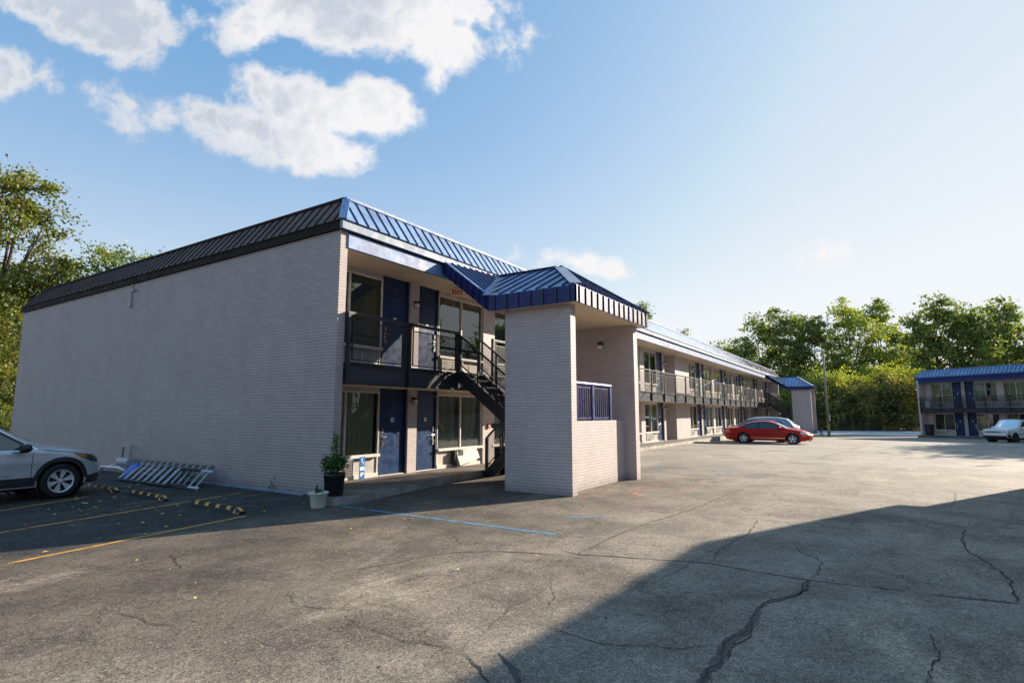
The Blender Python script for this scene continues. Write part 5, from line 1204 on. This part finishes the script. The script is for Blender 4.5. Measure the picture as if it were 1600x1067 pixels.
p = at(8, 40); tree('maple_tree', 'tall maple with yellowing leaves rising at the left edge', (p.x-1, p.y, 0), 20.6, 5.8, M['leaf_c'], 32000, .27, 11, lobes=22, base=.16, group=GL, cs=1.65, gap=.9)
p = at(60, 41); tree('maple_tree', 'lower yellow green maple between the tallest tree and the roof corner', (p.x, p.y, 0), 12.6, 4.0, M['leaf_c'], 24000, .22, 12, lobes=14, base=.1, group=GL, cs=1.6)
p = at(20, 36); tree('bushy_tree', 'dense low tree beside the far corner of the side wall', (p.x-1.6, p.y, 0), 8.5, 3.4, M['leaf_c'], 12000, .2, 13, lobes=12, base=.02, group=GL, cs=1.5)
p = at(8, 60); tree('bushy_tree', 'dark dense tree furthest left behind the maples', (p.x, p.y, 0), 17, 7, M['leaf_a'], 9000, .4, 33, lobes=14, base=.02, group=GL, cs=2.6)
p = at(190, 43); tree('maple_tree', 'sparse dark green tree top showing above the left end of the roof', (p.x, p.y, 0), 14.6, 4.3, M['leaf_a'], 15000, .25, 14, lobes=14, base=.45, group=GL, cs=1.6, gap=.9)
p = at(315, 48); tree('thin_tree', 'thin bare topped tree just peeking over the side roof edge', (p.x, p.y, 0), 17.3, 1.8, M['leaf_b'], 420, .2, 15, lobes=6, base=.6, group=GL, cs=.8, gap=1.5, trunk_r=.12)
i = 0
# (column, distance, height, crown radius, foliage, kind)
TR = [(1150,112,17.5,5.0,'leaf_a','dark green round topped tree furthest left on the bank, beside the roof end'),
      (1195,108,22,6.5,'leaf_a','tall dark tree rising directly above the far end of the main roof'),
      (1235,104,23.5,6.5,'leaf_a','tall green tree above the far stair tower roof'),
      (1278,102,22,6.0,'leaf_a','dense dark green tree just left of the light pole lamp'),
      (1335,104,25,7.5,'leaf_b','broad yellow green tree right of the light pole, brightest on the bank'),
      (1378,110,26.5,6.0,'leaf_a','tallest tree with loose twiggy top behind the yellow green one'),
      (1415,106,20,5.5,'leaf_a','shorter dark tree filling the dip left of the gap'),
      (1440,112,15,4.5,'leaf_b','thin low tree standing in the gap over the far wing corner'),
      (1480,79,19.6,4.2,'leaf_a','slim tall tree rising just right of the gap above the blue roof'),
      (1518,80,18.6,4.8,'leaf_a','dark trunked tree next to the slim one over the far wing'),
      (1580,84,20.2,4.0,'leaf_a','open crowned tree near the right edge behind the far wing'),
      (1560,90,17,6.0,'leaf_b','bright yellow green tree low over the blue roof at right'),
      (1625,88,18,7.0,'leaf_b','yellow green tree at the right edge over the far wing'),
      (1070,95,17.2,1.3,'leaf_a','small treetop poking over the middle of the main roof'),
      (1012,80,18.9,1.2,'leaf_a','treetop poking over the main roof just right of the near stair tower')]
for j, (px, dpt, h, cr, mt, lb) in enumerate(TR):
    p = at(px, dpt); small = cr < 2
    tree('woodland_tree', lb, (p.x, p.y, gz(p.x)), h, cr, M[mt], 1500 if small else (7500 if px > 1450 else 11500), .34 if small else .52, 40+j, lobes=8 if small else 15, base=.65 if small else (.36 if 1450 < px < 1600 and h > 18 else .08), group=GR_, cs=1.0 if small else (1.7 if 1450 < px < 1600 else 2.2), gap=1.1 if px > 1450 else .8, trunk_r=.3)
for j, (px, dpt, h, cr, mt, lb) in enumerate([
      (1285,88,9.5,4.2,'leaf_b','rounded green vine covered shrub left of the light pole'),(1322,88,9.2,4.2,'leaf_b','sunlit pale green shrub right of the light pole'),
      (1345,84,6.8,4.6,'leaf_d','dark brownish vine heap behind the middle of the fence'),(1385,90,10.5,4.8,'leaf_b','shrub crowning the bank, sunlit yellow put into its leaf colour'),
      (1385,83,8.2,4.4,'leaf_d','yellow topped vine heap right of the fence middle'),(1422,82,7.8,4.0,'leaf_d','vine heap next to the corner of the far wing'),
      (1305,84,6.5,4.2,'leaf_d','dark vine heap at the left end of the fence'),(1262,86,8.5,4.2,'leaf_a','dark shrub behind the far stair tower'),(1440,90,11,4.4,'leaf_b','yellow shrub half hidden by the far wing roof')]):
    p = at(px, dpt); tree('vine_covered_shrub', lb, (p.x, p.y, gz(p.x)), h, cr, M[mt], 9000, .34, 80+j, lobes=14, base=.03, group='overgrown shrubs on the bank', cs=1.9, gap=.1, trunk_r=.1, cat='shrub')
# tall pines beyond the right edge that lay bands of shade over the lot
for j, (x, y, h) in enumerate([(70,-21,13.6),(76,-29,14),(63.5,-19.5,13.2),(84,-34,15)]):
    tree('pine_tree', ['nearest tall pine beyond the right edge, shading the lot','second tall pine beyond the right edge of the far wing','tall pine beyond the right edge, closest to the far wing front','farthest and tallest pine beyond the right edge'][j], (x, y, gz(x)), h, 5.0, M['leaf_a'], 7000, .5, 120+j, lobes=12, base=.72, group='pines beyond the right edge', cs=2.6, gap=.1, trunk_r=.22)
for j, (x, y, h) in enumerate([(33,-24,16.5),(40,-27,18),(48,-25,16),(56,-31,17.5),(25,-27,15)]):  # unseen trees added so the upper windows reflect something dark
    tree('added_boundary_tree', ['added unseen round tree behind the office, nearest its end wall','added unseen taller tree along the lot boundary behind the office','added unseen low tree at the right boundary of the lot','added unseen broad tree at the far end of the boundary row','added unseen tree behind the office roof'][j], (x, y, gz(x)), h, 4.6, M['leaf_a'], 5000, .45, 160+j, lobes=12, base=.08, group='unseen trees added for dark window reflections', cs=2.2, gap=.1, trunk_r=.2)
# woodland floor mass that closes the view under the crowns
C = []
rg = np.random.default_rng(5)
for i in range(520):
    px = rg.uniform(1120, 1640); dp = rg.uniform(104, 124); q = at(px, dp); z = rg.uniform(0, 12 if px < 1330 else 7 if px < 1440 else 4)
    C.append(np.array((q.x, q.y, gz(q.x)+z))+rg.normal(size=(48,3))*np.array((1.6,1.6,1.3)))
o = leaves_mesh('undergrowth', np.concatenate(C), .7, M['leaf_a']); tag(o, 'dark undergrowth filling the wood behind the trees', 'undergrowth', kind='stuff')
C = []
for i in range(260):
    q = at(rg.uniform(-60, 60), rg.uniform(44, 58)); z = rg.uniform(0, 7)
    C.append(np.array((q.x, q.y, z))+rg.normal(size=(40,3))*np.array((1.0,1.0,.9)))
o = leaves_mesh('undergrowth', np.concatenate(C), .4, M['leaf_a']); tag(o, 'undergrowth at the left edge behind the side wall', 'undergrowth', kind='stuff')
